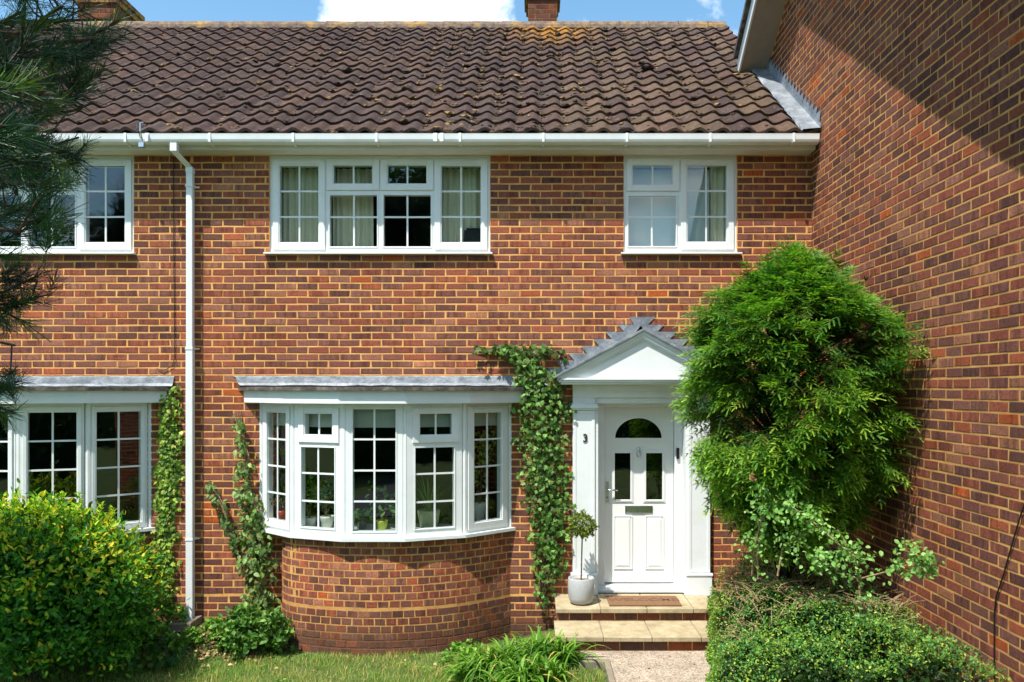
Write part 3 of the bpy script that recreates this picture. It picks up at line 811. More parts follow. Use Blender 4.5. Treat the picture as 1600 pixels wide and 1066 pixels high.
# spandrels above the half-round light
cxm = (fx0+fx1)/2; ra = (fx1-fx0)/2; rb = fz1-fz0; n = 12
for s in (-1, 1):
    pts = [(cxm + s*ra*math.cos(math.pi/2*k/n), fz0 + rb*math.sin(math.pi/2*k/n)) for k in range(n+1)] 
    for k in range(n):
        a, b = pts[k], pts[k+1]; q = [(cxm+s*ra, a[1]), a, b, (cxm+s*ra, b[1])]
        m.prism(q, y0, y1, 'y')
door = m.build('front_door', M['door'], house)
def ring(pts_in, pts_out, y0, y1):
    mb = MB()
    for i in range(len(pts_in)-1): mb.prism([pts_in[i], pts_in[i+1], pts_out[i+1], pts_out[i]], y0, y1, 'y')
    return mb
N_ = 20
arc = lambda r1, r2, e=0: [(cxm + r1*math.cos(math.pi*k/N_), fz0 + e + r2*math.sin(math.pi*k/N_)) for k in range(N_+1)]
mm = ring(arc(ra, rb), arc(ra+.018, rb+.018), y0-.012, y0-.0003); mm.box(fx0-.018, fx1+.018, y0-.012, y0-.0003, fz0-.018, fz0); mm.box(fx0-.04, fx1+.04, y0-.008, y0-.0003, fz0-.038, fz0-.0185)
mm.build('fanlight_moulding', M['door'], door)
MB().add([(fx0, y0+.01, fz0)] + [(p[0], y0+.01, p[1]) for p in arc(ra, rb)], [tuple(range(N_+2))]).build('fanlight', M['darkglass'], door)
for g in lights:
    MB().add([(g[0], y0+.01, g[2]), (g[1], y0+.01, g[2]), (g[1], y0+.01, g[3]), (g[0], y0+.01, g[3])], [(0, 1, 2, 3)]).build('pane', M['darkglass'], door)
    MB().frame(g[0]-.02, g[1]+.02, g[2]-.02, g[3]+.02, .02, y0-.012, y0-.0003).frame(g[0]-.034, g[1]+.034, g[2]-.034, g[3]+.034, .0135, y0-.006, y0-.0003).build('glazing_moulding', M['door'], door, bevel=.003)
for a, b in ((959.6, 987.2), (1008.9, 1036.2)):
    x0_, x1_, z0_, z1_ = dx(a), dx(b), dz(888), dz(806.4)
    pm = MB().frame(x0_-.006, x1_+.006, z0_-.006, z1_+.006, .012, y0-.010, y0-.0003)
    i = .034
    pm.add([(x0_+.008, y0-.001, z0_+.008), (x1_-.008, y0-.001, z0_+.008), (x1_-.008, y0-.001, z1_-.008), (x0_+.008, y0-.001, z1_-.008),
            (x0_+i, y0-.013, z0_+i), (x1_-i, y0-.013, z0_+i), (x1_-i, y0-.013, z1_-i), (x0_+i, y0-.013, z1_-i)],
           [(0, 1, 5, 4), (1, 2, 6, 5), (2, 3, 7, 6), (3, 0, 4, 7), (4, 5, 6, 7)])
    pm.build('raised_panel', M['door'], door)
# ironmongery
MB().box(dx(946.4), dx(950.6), y0-.014, y0-.0003, dz(785.5), dz(752)).build('handle_plate', M['chrome'], door, bevel=.003)
MB().tube([(dx(948.5), y0-.01, dz(765)), (dx(948.7), y0-.045, dz(765)), (dx(951), y0-.055, dz(765)), (dx(964.5), y0-.052, dz(765.5))], .009, 8).build('handle', M['chrome'], door, smooth=True)
MB().tube([(dx(948.5), y0-.01, dz(777)), (dx(948.5), y0-.018, dz(777))], .008, 10).build('lock_cylinder', M['black'], door)
MB().frame(dx(976.5), dx(1019.6), dz(802), dz(790), .009, y0-.012, y0-.0003).box(dx(976.5)+.009, dx(1019.6)-.009, y0-.009, y0-.001, dz(802)+.009, dz(790)-.009).build('letterbox', M['chrome'], door, bevel=.003)
kx, kz = dx(997.5), dz(703)
kn = MB().lathe((0, 0, 0), [(.0, 0), (.004, 0), (.005, .012), (.0, .024)], 8)
kn.v = [(x+kx, y+y0-.012, z+kz+.018) for x, y, z in kn.v]
kn.tube([(kx, y0-.001, kz+.006), (kx, y0-.02, kz+.006)], [.022, .014], 14)
kn.tube([(kx + .022*math.sin(a)*(1 if abs(a) < 9 else 1), y0-.02, kz-.036 - .040*math.cos(a)*1.0) for a in [math.pi*2*k/16 for k in range(17)]], .0055, 7)
kn.build('knocker', M['chrome'], door, smooth=True)
MB().box(X(1056.5, 8.89), X(1061, 8.89), .065, .0895, Z(717, 8.89), Z(700, 8.89)).build('doorbell', M['black'], sur, bevel=.004)
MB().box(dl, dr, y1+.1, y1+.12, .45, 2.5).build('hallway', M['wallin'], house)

# ------------------------------------------------------------------ rooms behind the glass
def room(par, x0, x1, y0, y1, z0, z1):
    MB().add([(x0,y0,z0),(x1,y0,z0),(x1,y1,z0),(x0,y1,z0),(x0,y0,z1),(x1,y0,z1),(x1,y1,z1),(x0,y1,z1)],
             [(0,3,2,1),(4,5,6,7),(1,2,6,5),(2,3,7,6),(3,0,4,7)]).build('interior_wall', M['wallin'], par)
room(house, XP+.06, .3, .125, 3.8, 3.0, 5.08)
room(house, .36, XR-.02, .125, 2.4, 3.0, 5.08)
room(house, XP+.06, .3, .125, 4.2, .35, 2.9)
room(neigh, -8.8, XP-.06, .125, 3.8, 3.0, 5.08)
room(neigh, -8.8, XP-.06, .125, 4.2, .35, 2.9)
CURT_N = [0]
def curtain(x0, x1, z0, z1, y, label, folds=8, mat='curtain', amp=.022, group=None):
    n = folds*8; vs = []
    for z, k in ((z0, 1.15), ((z0+z1)/2, 1.0), (z1, .8)):
        for i in range(n+1):
            t = i/n; ph = 2*math.pi*folds*t + 1.3*math.sin(5*t)
            vs.append((x0+(x1-x0)*t + .006*math.sin(ph*1.7+z), y + amp*k*math.sin(ph) + .008*math.sin(3.1*t*folds), z))
    m = MB().add(vs, [(r*(n+1)+i, r*(n+1)+i+1, (r+1)*(n+1)+i+1, (r+1)*(n+1)+i) for r in range(2) for i in range(n)])
    o = m.build('curtain', M[mat], None, smooth=True); tag(o, label, 'curtain', group)
curtain(A6(100), A6(395), 3.2, 5.02, .22, 'cream curtain drawn across the left light of the wide upstairs window', 8)
curtain(A6(400), A6(632), 3.2, 5.02, .25, 'cream curtain hanging behind the second light from the left of the wide upstairs window', 6)
curtain(A6(1010), A6(1290), 3.2, 5.02, .22, 'cream curtain drawn across the right light of the wide upstairs window', 8)
curtain(A7(905), A7(1030), 3.3, 5.02, .15, 'beige curtain at the right edge of the small upstairs window', 3)
o = MB().box(A7(410), A7(903), .20, .205, 3.6, 5.0).build('roller_blind', M['skypanel']); tag(o, 'pale blue panel added behind the small upstairs window above the porch, standing in for reflected sky', 'blind')  # panel added to give this window the brightness of reflected sky
o = MB().box(A6(1150), A6(1262), .15, .2, Z(378), Z(355)).box(A6(1160), A6(1255), .15, .2, Z(352), Z(354.9)).build('chair_back', M['greycloth'], bevel=.01); tag(o, 'dark chair back standing behind the right light of the wide upstairs window', 'chair')
# roller blinds in the bow
P = bay_poly(BAYC)
names = {0: 'half lowered cream blind in the leftmost light of the bow window', 1: 'cream blind behind the left top vent of the bow window', 2: 'cream blind at the top of the middle light of the bow window',
         3: 'cream blind behind the right top vent of the bow window', 4: 'cream blind at the top of the rightmost light of the bow window'}
for i in range(5):
    a, b = P[i], P[i+1]; t = (b-a).normalized(); nrm = Vector((t.y, -t.x))
    def xf(u, v, z, a=a, t=t, nrm=nrm): q = a + t*u - nrm*v; return (q.x, q.y, z)
    o = MB(xf).box(.05, .555, .10, .104, 2.235, 2.49).build('roller_blind', M['blind']); tag(o, names[i], 'blind', 'blinds in the bow window')

# ------------------------------------------------------------------ the wing
YR, ZRG = 8.68 - D0, 7.83     # ridge of the wing
def zv(y): return ZRG - .66*abs(y-YR)
YFN, YBK = -4.9, 4.6
mb = MB().prism([(YFN, -.3), (YBK, -.3), (YBK, zv(YBK)), (YR, ZRG), (YFN, zv(YFN))], XR, XR+7, 'x')
wm = mb.build('wall', M['mortard'], wing)
r = course_rects(YFN, 2.2, ZB, 0, 100, BL, g_=.9, phase=.05) + course_rects(YFN, 2.2, ZB-.018, -9, 0, BL)
r = [(q[0], min(q[1], -.006) if q[2] < 4.9 else q[1], q[2], q[3]) for q in r if q[3] < zv((q[0]+q[1])/2) and not (q[0] > -.03 and q[2] < 4.9)]
brick_boxes('brickwork', lambda s, o: (XR - o + 0*s, s), r, M['brickc'], wm, h=.0022, dark=.91, warm=.04)
r = course_rects(XR, XR+7, ZB, -6, 58, BL); brick_boxes('brickwork', lambda s, o: (s, YFN - o + 0*s), r, M['brick'], wm)
XO = 2.58
th = .66
def slope_prism(m, x0, x1, lo, hi):
    m.prism([(YFN-.4, zv(YFN-.4)+lo), (YR, ZRG+lo), (YBK+.4, zv(YBK+.4)+lo), (YBK+.4, zv(YBK+.4)+hi), (YR, ZRG+hi), (YFN-.4, zv(YFN-.4)+hi)], x0, x1, 'x')
# verge only forward of the point where it lands on the terrace roof
def verge(m, x0, x1, lo, hi, yend=1.74):
    m.prism([(YFN-.4, zv(YFN-.4)+lo), (YR, ZRG+lo), (yend, zv(yend)+lo), (yend, zv(yend)+hi), (YR, ZRG+hi), (YFN-.4, zv(YFN-.4)+hi)], x0, x1, 'x')
m = MB(); verge(m, XO, XO+.022, -.01, .19); m.build('barge_board', M['paint'], wing)
m = MB(); verge(m, XO+.022, XR-.002, .0, .012); m.build('soffit', M['wsoffit'], wing)
m = MB(); verge(m, XO-.055, XR+.0, .191, .26, 1.72); slope_prism(m, XR, XR+7, .191, .26); m.build('roof', M['tile2'] if 'tile2' in M else M['felt'], wing)
# abutment flashing on the terrace roof against the wing wall
cs, sn = math.cos(PIT), math.sin(PIT)
def rp(x, v, h): return (x, E0.y + v*cs - h*sn, E0.z + v*sn + h*cs - .02)
n = 24; vs = []; rr = random.Random(3)
for i in range(n+1):
    v = -.03 + 2.65*i/n
    vs += [rp(XR-.200+rr.uniform(-.008, .008), v, .045+rr.uniform(0, .012)), rp(XR-.185+rr.uniform(-.006, .006), v, .068), rp(XR-.07, v, .075+rr.uniform(0, .006)), rp(XR-.015, v, .082), rp(XR-.013, v, .12)]
MB().add(vs, [(i*5+k, (i+1)*5+k, (i+1)*5+k+1, i*5+k+1) for i in range(n) for k in range(4)]).build('valley_lead', M['lead'], roofs[0])
mb = MB(); v = -.02; k = 0
while v < 2.5:
    a, b = rp(0, v, .07), rp(0, v+.131, .07); 
    yA, zA, yB, zB = a[1], a[2], b[1], b[2]
    # tooth: upright step pointing forward
    mb.prism([(yA, zA), (yB+.02, zB), (yB+.02, zB+.115), (yA-.015, zB+.115), (yA+.035, zA+.07)][::1], XR-.0120-.0002*(k % 2), XR-.0085, 'x')
    v += .131; k += 1
mb.build('stepped_flashing', M['lead'], roofs[0])

# ------------------------------------------------------------------ ground
def gz(x, y):
    z = -.02
    z += .17*max(0, min(1, (y+.75)/.5)) * max(0, min(1, (-2.95-x)/.35))
    z += .15*max(0, min(1, (x+.15)/.5))
    z += .03*max(0, min(1, (-3.6-x)/1))
    return z
xs = sorted(set([-400, -150, -60, -25, -14, -10] + [round(-8+.12*i, 3) for i in range(100)] + [6, 10, 25, 60, 150, 400]))
ys = sorted(set([-400, -150, -60, -25, -15, -12] + [round(-9+.12*i, 3) for i in range(76)] + [3, 10, 30, 60, 150, 400]))
V = [(x, y, gz(x, y) if y < .2 else .0) for y in ys for x in xs]; nx = len(xs)
g = MB().add(V, [(j*nx+i, j*nx+i+1, (j+1)*nx+i+1, (j+1)*nx+i) for j in range(len(ys)-1) for i in range(nx-1)]).build('lawn', M['ground']); tag(g, 'lawn', None, None, 'structure'); g['kind'] = 'structure'
o = MB().prism([(.43, -1.02), (.43, -1.36), (.68, -1.36), (.68, -6.5), (1.75, -6.5), (1.75, -1.02)], .06, .182, 'z').build('path', M['path']); tag(o, 'pebbled concrete garden path', None, None, 'structure')
o = MB().box(.40, .675, -1.43, -1.365, .05, .20).box(.62, .675, -3.2, -1.431, .05, .20).build('path_edging', M['conc'], bevel=.01); tag(o, 'mossy concrete edging strip at the left corner of the pebbled path', 'edging')
o = MB().box(-90, 90, -17.6, -9.4, -.1, .0).build('road', M['asphalt']); tag(o, 'road', None, None, 'structure')

# steps
st = empty('door_steps', (.98, -.5, .18), 'two sandstone steps with brick risers leading up to the front door', 'steps')
def slabs(xs_, y0, y1, z0, z1, name):
    m = MB(); 
    for i in range(len(xs_)-1): m.box(xs_[i]+.004, xs_[i+1]-.004, y0+random.uniform(-.004, .004), y1, z0, z1+random.uniform(-.002, .002))
    m.build(name, M['slab'], st, bevel=.006)
    MB().box(xs_[0]+.01, xs_[-1]-.01, y0+.012, y1, z0, z1-.006).build('joint_mortar', M['conc'], st)
zt2 = Z(970, 8.23)
slabs([X(868, 8.2), X(939, 8.2), X(1011, 8.2), X(1084, 8.2), 1.84], 8.19-D0, -.012, .405, .45, 'top_tread')
slabs([X(867, 7.7), X(943, 7.7), X(1019, 7.7), X(1096, 7.7), 1.80], 7.68-D0, 8.235-D0, zt2-.045, zt2, 'lower_tread')
MB().box(X(872, 8.2), 1.80, 8.235-D0, -.02, .1, .404).box(X(874, 7.7), 1.78, 7.725-D0, 8.2345-D0, .05, zt2-.046).build('riser_core', M['mortar'], st)
def riser(x0, x1, y, z0, z1):
    r = [(a, b, z0+.005, z1-.004) for a, b in cut(x0, x1, 1)]
    brick_boxes('riser', lambda s, o: (s, y - o + 0*s), r, M['brick'], st, dark=.62)
riser(X(872, 8.2), 1.80, 8.235-D0, zt2, .404); riser(X(874, 7.7), 1.78, 7.725-D0, .182, zt2-.046)
xl = X(872, 8.2)
r = [(a, b, .405-.075*(k+1)+.005, .405-.075*k-.005) for k in range(4) for a, b in cut(8.24-D0, -.02, k)]
brick_boxes('riser', lambda s, o: (xl - o + 0*s, s), r, M['brick'], st, dark=.75)
# doormat
mz = .4525; mc = (X(1004, 8.45), 8.47-D0)
dm = MB().box(mc[0]-.355, mc[0]+.37, mc[1]-.20, mc[1]+.17, mz, mz+.016).build('doormat', M['mat'], bevel=.005); tag(dm, 'worn brown coir doormat reading WELCOME on the top step', 'doormat')
t = text_mesh('WELCOME', .15, .001, M['matink'], 'lettering', dm, Matrix.Translation((mc[0]+.01, mc[1]-.0, mz+.0165)) @ Matrix.Diagonal((1.0, .95, 1, 1)), .3)

# gully surround under the downpipe
gs = MB(); gx0, gx1, gy0 = X(262, 8.49), -3.517, 8.49-D0
gs.box(gx1-.055, gx1, gy0, -.01, .02, .225); gs.box(gx0, gx1-.055, gy0, gy0+.055, .02, .215); gs.box(gx0, gx0+.05, gy0+.055, -.01, .02, .20)
o = gs.build('gully_surround', M['conc'], bevel=.008); tag(o, 'weathered concrete box kerb round the foot of the downpipe', 'drain surround')
# cables
def cable(pts, r, label):
    o = MB().tube(pts, r, 6).build('cable', M['cable'], smooth=True); tag(o, label, 'cable', None)
cable([(X(218, 8.5), -.36, Z(195, 8.44)), (X(222, 8.5), -.34, Z(214, 8.44)), (X(236), -.03, Z(232)), (X(268), -.03, Z(241)), (X(272), -.014, Z(250)), (X(272.5), -.014, Z(400)), (X(274), -.014, Z(560)), (X(270), -.014, Z(572)), (X(255), -.014, Z(580)), (X(246), -.014, Z(576))], .0042,
      'black cable running down the brick wall left of the downpipe')
wallpt = lambda px, py: (XR-.014, XR*F/(px-VX)-D0, Z(py, XR*F/(px-VX)))
cable([wallpt(1640, 700), wallpt(1600, 800), wallpt(1585, 850), wallpt(1571, 900), wallpt(1560, 932), wallpt(1557, 960), wallpt(1557, 1066), wallpt(1557, 1140)], .0055, 'black cable hanging down the big right hand side wall')
o = MB().tube([(X(220, 8.4), -.34, Z(222, 8.4)), (X(219, 8.4), -.40, Z(205, 8.4)), (X(219, 8.4), -.40, Z(192, 8.4)), (X(222, 8.4), -.38, Z(190, 8.4))], .007, 7).box(X(214, 8.4), X(222, 8.4), -.37, -.33, Z(228, 8.4), Z(221, 8.4)).build('cable_bracket', M['chrome']); tag(o, 'small metal cable bracket hooked on the gutter near the pine', 'bracket')

# ------------------------------------------------------------------ foliage machinery
def rotmats(fwd, up_hint, roll=None):
    """columns: x = forward, z = normal"""
    f = fwd/np.linalg.norm(fwd, axis=1)[:, None]
    s = np.cross(up_hint, f); s /= np.linalg.norm(s, axis=1)[:, None] + 1e-9
    n = np.cross(f, s)
    if roll is not None:
        c, si = np.cos(roll)[:, None], np.sin(roll)[:, None]; s, n = s*c + n*si, n*c - s*si
    return np.stack([f, s, n], 2)
def scatter(name, tv, tf, P, Rm, S, colr, mat, parent=None, tcol=None):
    n = len(P); k = len(tv)
    V = np.einsum('nij,kj->nki', Rm, tv)*S.reshape(n, -1)[:, None, :] if S.ndim == 1 else np.einsum('nij,nkj->nki', Rm, tv[None]*S[:, None, :])
    V = V + P[:, None, :]
    Fc = (np.array(tf)[None] + (np.arange(n)*k)[:, None, None]).reshape(-1, len(tf[0]))
    c = np.ones((n, k, 4)); c[:, :, :3] = colr[:, None, :3]
    if tcol is not None: c[:, :, :3] *= tcol[None, :, None] if tcol.ndim == 1 else tcol[None]
    return np_mesh(name, V.reshape(-1, 3), Fc, mat, parent, c.reshape(-1, 4))
def leaf_t(L=1, Wd=.5, fold=.12, droop=.15):
    v = np.array([(0, 0, 0), (.30*L, .5*Wd, fold*Wd), (.70*L, .42*Wd, fold*Wd-droop*.4), (L, 0, -droop), (.70*L, -.42*Wd, fold*Wd-droop*.4), (.30*L, -.5*Wd, fold*Wd), (.35*L, 0, 0), (.72*L, 0, -droop*.4)])
    f = [(0, 6, 1, 1), (6, 7, 2, 1), (7, 3, 2, 2)]
    f = [(0, 5, 6, 6), (0, 6, 1, 1)]
    # quads only
    f = [(6, 1, 0, 5), (6, 7, 2, 1), (7, 6, 5, 4), (3, 2, 7, 4)]
    return v, f
def lobed_t():
    pts = [(0, 0), (.15, .45), (.42, .30), (.62, .48), (.66, .18), (1.0, 0), (.66, -.18), (.62, -.48), (.42, -.30), (.15, -.45)]
    v = [(x, y, -.25*x*x + .25*abs(y)*.4) for x, y in pts] + [(.4, 0, -.05)]
    f = [(10, 0, 1, 2), (10, 2, 3, 4), (10, 4, 5, 6), (10, 6, 7, 8), (10, 8, 9, 0)]
    return np.array(v), f
def jit(cols, n, v=.2, w=None):
    c = np.array([lin(x)[:3] for x in cols]); i = rng.choice(len(c), n, p=w)
    return c[i]*rng.uniform(1-v, 1+v, (n, 1))
def unit(n):
    v = rng.normal(size=(n, 3)); return v/np.linalg.norm(v, axis=1)[:, None]

# ---- yew
def spray_t(L=.20, npair=5):
    v = []; f = []; tc = []
    def finger(p, d, up, l, t0):
        s_ = d.cross(up).normalized(); k = 9
        for i in range(k):
            t = (i+.5)/k; c = p + d*(l*t) + Vector((0, 0, -.9*l*t*t*l*4)); nl = .0105*(1-.35*t)*random.uniform(.8, 1.15)
            for sg in (-1, 1):
                q = (d*.55 + s_*sg*.85 + up*random.uniform(-.15, .3)).normalized(); b = len(v); w = d*.0030
                for pt, bb in ((c+w, 0), (c-w, 0), (c+q*nl-w*.5, 1), (c+q*nl+w*.5, 1)): v.append(tuple(pt)); tc.append((.45+.85*t) * t0)  # lime tips; finger bases darkened in colour to paint shaded gaps
                f.append((b, b+1, b+2, b+3))
        b = len(v); e = p + d*l + Vector((0, 0, -.9*l*l*4)); w = s_*.002
        for pt in (e+w, e-w, e+d*.012-w*.3, e+d*.012+w*.3): v.append(tuple(pt)); tc.append(1.35*t0)
        f.append((b, b+1, b+2, b+3))
    up = Vector((0, 0, 1)); ax = Vector((1, 0, 0))
    for i in range(npair):
        t = (i+.3)/npair; p = Vector((t*L, 0, -.35*t*t*L))
        for sg in (-1, 1):
            a = R(random.uniform(38, 58))*sg; d = Vector((math.cos(a), math.sin(a), random.uniform(-.25, .05))).normalized()
            finger(p, d, up, random.uniform(.05, .085)*(1.05-.45*t), .7+.3*t)
    finger(Vector((L*.85, 0, -.28*L)), Vector((1, 0, -.5)).normalized(), up, .06, 1.0)
    return np.array(v), f, np.array(tc)
yew = empty('yew_tree', (2.2, -1.5, .2), 'bushy bright green yew tree in the corner between the door and the side wall', 'tree')
def yew_surface(th, z):
    """radius of the crown at an angle (0 = +x) and height"""
    t = (z-1.12)/(3.98-1.12)
    prof = np.interp(t, [0, .04, .14, .34, .54, .76, .88, .96, 1.0], [.26, .40, .70, .90, .95, .86, .54, .24, .05])
    lump = 1 + .06*np.sin(3*th+5*z) + .06*np.sin(6*th-9*z+1)
    return prof*lump
CX, CY = 2.17, -1.78
zm = lambda z: 1.32 + (z-1.12)*.868
cl = []
limbc = []
while len(limbc) < 150:
    th = rng.uniform(-math.pi, math.pi); z = rng.uniform(1.15, 3.86)
    if math.sin(th) > .45 and random.random() < .7: continue
    limbc.append((th, z, rng.uniform(.91, 1.15), rng.uniform(.09, .15)))
while len(cl) < 3100:
    th0, z0, rf_, sz_ = random.choice(limbc)
    base = float(yew_surface(th0, z0))
    if random.random() > .25 + base: continue
    o_ = rng.normal(0, sz_, 2); th = th0 + o_[0]/max(base, .25); z = z0 + o_[1]*.8
    if not 1.08 < z < 3.98: continue
    r_ = float(yew_surface(th, z))*(rf_ - 1.6*(o_[0]**2+o_[1]**2)/(sz_*2.2) * .5) * random.choice([1, 1, .97, .9])
    if random.random() < .12: r_ *= .82
    x = CX + r_*math.cos(th)*.83; y = CY + r_*math.sin(th)*.90; z = zm(z) - .12*(rf_-1)
    if x > XR-.10: x = XR-.10-random.uniform(0, .15); y -= random.uniform(.0, .45)
    cl.append((x, y, z))
# reaching branches against the side wall, in front of the crown
for (px, py, d) in [(1395, 500, 6.75), (1380, 510, 6.85), (1365, 520, 6.9), (1350, 535, 7.0), (1405, 545, 6.7), (1390, 555, 6.8), (1370, 565, 6.9), (1352, 560, 7.1), (1330, 420, 7.5), (1318, 430, 7.5), (1300, 440, 7.6), (1400, 640, 6.75), (1385, 630, 6.85), (1370, 645, 6.9), (1345, 650, 7.0), (1360, 720, 6.95), (1345, 700, 7.0), (1320, 480, 7.3), (1335, 600, 7.1), (1350, 610, 7.0), (1365, 600, 6.9), (1085, 490, 7.6), (1100, 480, 7.7), (1115, 500, 7.6), (1160, 425, 7.6), (1175, 430, 7.6), (1310, 760, 7.2), (1330, 740, 7.1),
    (1078, 560, 7.5), (1090, 520, 7.5), (1240, 388, 7.6), (1238, 395, 7.6), (1262, 400, 7.6), (1205, 412, 7.6), (1252, 392, 7.55), (1290, 412, 7.5), (1222, 405, 7.6), (1225, 420, 7.6), (1185, 440, 7.5), (1275, 425, 7.5)]:
    p = W(px, py, min(d, 7.0)); cl.append((min(p.x, XR-.06), p.y, p.z))
cl = np.array(cl)
# sprays: each cluster holds a fan of fronds
out = cl - np.array([CX, CY+.25, 2.2]); out[:, 2] *= .40; out /= np.linalg.norm(out, axis=1)[:, None]
nk = len(cl)
for var in range(3):
    tv, tf, tc = spray_t()
    idx = np.concatenate([np.arange(nk)[var::3], rng.integers(0, nk, nk//3)]); n = len(idx)
    fw = out[idx] + rng.normal(0, .42, (n, 3))*np.array([1, 1, .5]) + np.array([0, -.1, -.12]); fw /= np.linalg.norm(fw, axis=1)[:, None]
    Pp = cl[idx] - fw*.12 + rng.normal(0, .03, (n, 3))
    upn = np.tile([-.05, -.35, 1.], (n, 1)) + rng.normal(0, .28, (n, 3))
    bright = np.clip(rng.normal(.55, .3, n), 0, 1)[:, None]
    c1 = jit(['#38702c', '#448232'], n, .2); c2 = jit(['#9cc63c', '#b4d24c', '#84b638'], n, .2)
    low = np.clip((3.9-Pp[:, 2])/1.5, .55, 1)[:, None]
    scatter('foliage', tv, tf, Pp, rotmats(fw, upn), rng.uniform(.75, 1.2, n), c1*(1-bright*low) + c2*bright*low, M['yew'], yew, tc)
# inner sprays, coloured dark to paint the shade inside the crown
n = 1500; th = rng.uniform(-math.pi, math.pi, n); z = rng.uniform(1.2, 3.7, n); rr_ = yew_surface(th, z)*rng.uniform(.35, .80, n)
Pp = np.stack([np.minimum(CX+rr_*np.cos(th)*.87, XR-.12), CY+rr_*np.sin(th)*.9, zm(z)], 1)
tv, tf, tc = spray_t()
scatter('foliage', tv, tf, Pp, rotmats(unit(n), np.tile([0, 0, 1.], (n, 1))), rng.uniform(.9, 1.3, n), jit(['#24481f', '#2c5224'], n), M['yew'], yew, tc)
m = MB(); tr = [(2.2, -1.5, .05), (2.18, -1.55, .8), (2.15, -1.65, 1.6), (2.12, -1.72, 2.6), (2.10, -1.76, 3.5)]
m.tube(tr, [.07, .06, .05, .035, .012], 9)
m.build('trunk', M['bark'], yew, smooth=True)
m = MB()
for i in range(0, len(cl), 9):
    q = Vector(cl[i]).lerp(Vector((CX, CY, cl[i][2]-.1)), .2); zz = max(.6, q.z - .5); t = min(1, (zz-.05)/3.5); b = Vector((2.18-.08*t, -1.55-.2*t, zz)); mid = b.lerp(q, .5) + Vector((0, 0, .08))
    m.tube([b, mid, q], [.012, .008, .003], 4, False)
m.build('branch', M['dbark'], yew)

# ---- climbers on the wall
def climber(name, label, cat, strokes, n_per, size, cols, tmpl, off=(.02, .12), stems=True, mat='leaf', dens=None, w=None, stemcol='bark'):
    """strokes: list of (px, py, halfwidth_px, weight)"""
    xs0 = [X(s[0]) for s in strokes]
    r0 = empty(name, (np.mean(xs0), -.05, .1), label, cat)
    Pp = []; 
    for i in range(len(strokes)-1):
        a, b = strokes[i], strokes[i+1]
        if a[2] < 0: continue
        L = math.hypot(a[0]-b[0], a[1]-b[1]); k = int(n_per*L*(a[3]+b[3])/2*((abs(a[2])+abs(b[2]))/2)/40)
        for _ in range(k):
            t = random.random(); w_ = abs(a[2])*(1-t)+abs(b[2])*t
            dx_ = random.triangular(-1, 1, 0) if random.random() < .4 else random.uniform(-1, 1)
            px = a[0]*(1-t)+b[0]*t + dx_*w_ * (.82+.18*math.sin((a[1]*(1-t)+b[1]*t)*.13)); py = a[1]*(1-t)+b[1]*t + random.gauss(0, 4)
            o = random.uniform(*off)*(1-.4*abs(dx_))
            Pp.append((X(px), -o, Z(py)))
    Pp = np.array(Pp); n = len(Pp)
    # clump modulation: drop leaves where slow noise is low so brick shows through
    ph = np.sin(Pp[:, 0]*31 + 4*np.sin(Pp[:, 2]*17)) * np.sin(Pp[:, 2]*27 + 3*np.sin(Pp[:, 0]*23))
    if dens is not None: k = (ph > dens) | (rng.random(n) < .25); Pp = Pp[k]; n = len(Pp)
    fw = np.stack([rng.normal(0, .6, n), rng.normal(-.35, .25, n), rng.normal(-.75, .35, n)], 1)
    up = np.stack([rng.normal(0, .35, n), np.full(n, -1.), rng.normal(.40, .50, n)], 1)
    up[:, 0] += rng.normal(0, .35, n)
    tv, tf = tmpl
    scatter('foliage', tv, tf, Pp, rotmats(fw, up), rng.uniform(.5, 1.35, n)*size, jit(cols, n, .35, w), M[mat], r0)
    if stems:
        m = MB()
        for q in range(stems if isinstance(stems, int) else 3):
            pts = [(X(s[0] + random.uniform(-.4, .4)*abs(s[2])), -.02-random.random()*.03, Z(s[1]+random.uniform(-3, 3))) for s in strokes if True]
            m.tube(pts, [.004+.006*(i/len(pts)) for i in range(len(pts))], 5)
        m.build('stem', M[stemcol], r0)
    return r0
IVY = lobed_t(); LF = leaf_t(1, .62, .12, .2)
climber('ivy', 'variegated ivy hanging down the wall just left of the downpipe', 'ivy',
        [(282, 600, 5, .5), (268, 625, 20, .7), (266, 660, 22, 1.1), (268, 700, 24, 1.3), (264, 750, 24, 1.3), (262, 800, 20, 1.3), (258, 850, 20, 1.0), (262, 900, 20, .8), (258, 950, 18, .6)],
        8.0, .042, ['#7f9f34', '#9cb848', '#52782a', '#3f6222', '#b9c560', '#688a30'], IVY, (.015, .07), 3, w=[.2, .2, .2, .15, .1, .15])
climber('climbing_rose', 'straggly climbing shrub with dusty green leaves on the wall left of the bow window', 'climber',
        [(372, 645, 14, .9), (380, 680, 12, .6), (388, 715, 16, .9), (385, 760, 18, 1.0), (398, 800, 32, 1.1), (404, 840, 38, 1.2), (408, 880, 32, 1.2), (410, 930, 28, 1.0), (404, 980, 36, 1.1), (395, 1010, 40, .9)],
        4.4, .064, ['#66863f', '#7c9c52', '#527036', '#92ab6c', '#47622e', '#77844e'], LF, (.02, .24), 6, 'matt', dens=.0, stemcol='twig')
climber('climbing_rose', 'thin side shoot of dusty leaves between downpipe and bow window', 'climber',
        [(328, 755, 8, 1.0), (342, 775, 12, 1.1), (355, 805, 10, 1.0), (362, 830, 12, 1.0), (372, 860, 8, .8)],
        6.0, .052, ['#4f6c34', '#63834a', '#3d5a2a', '#7a9460'], LF, (.02, .14), 3, 'matt', dens=.05, stemcol='twig')
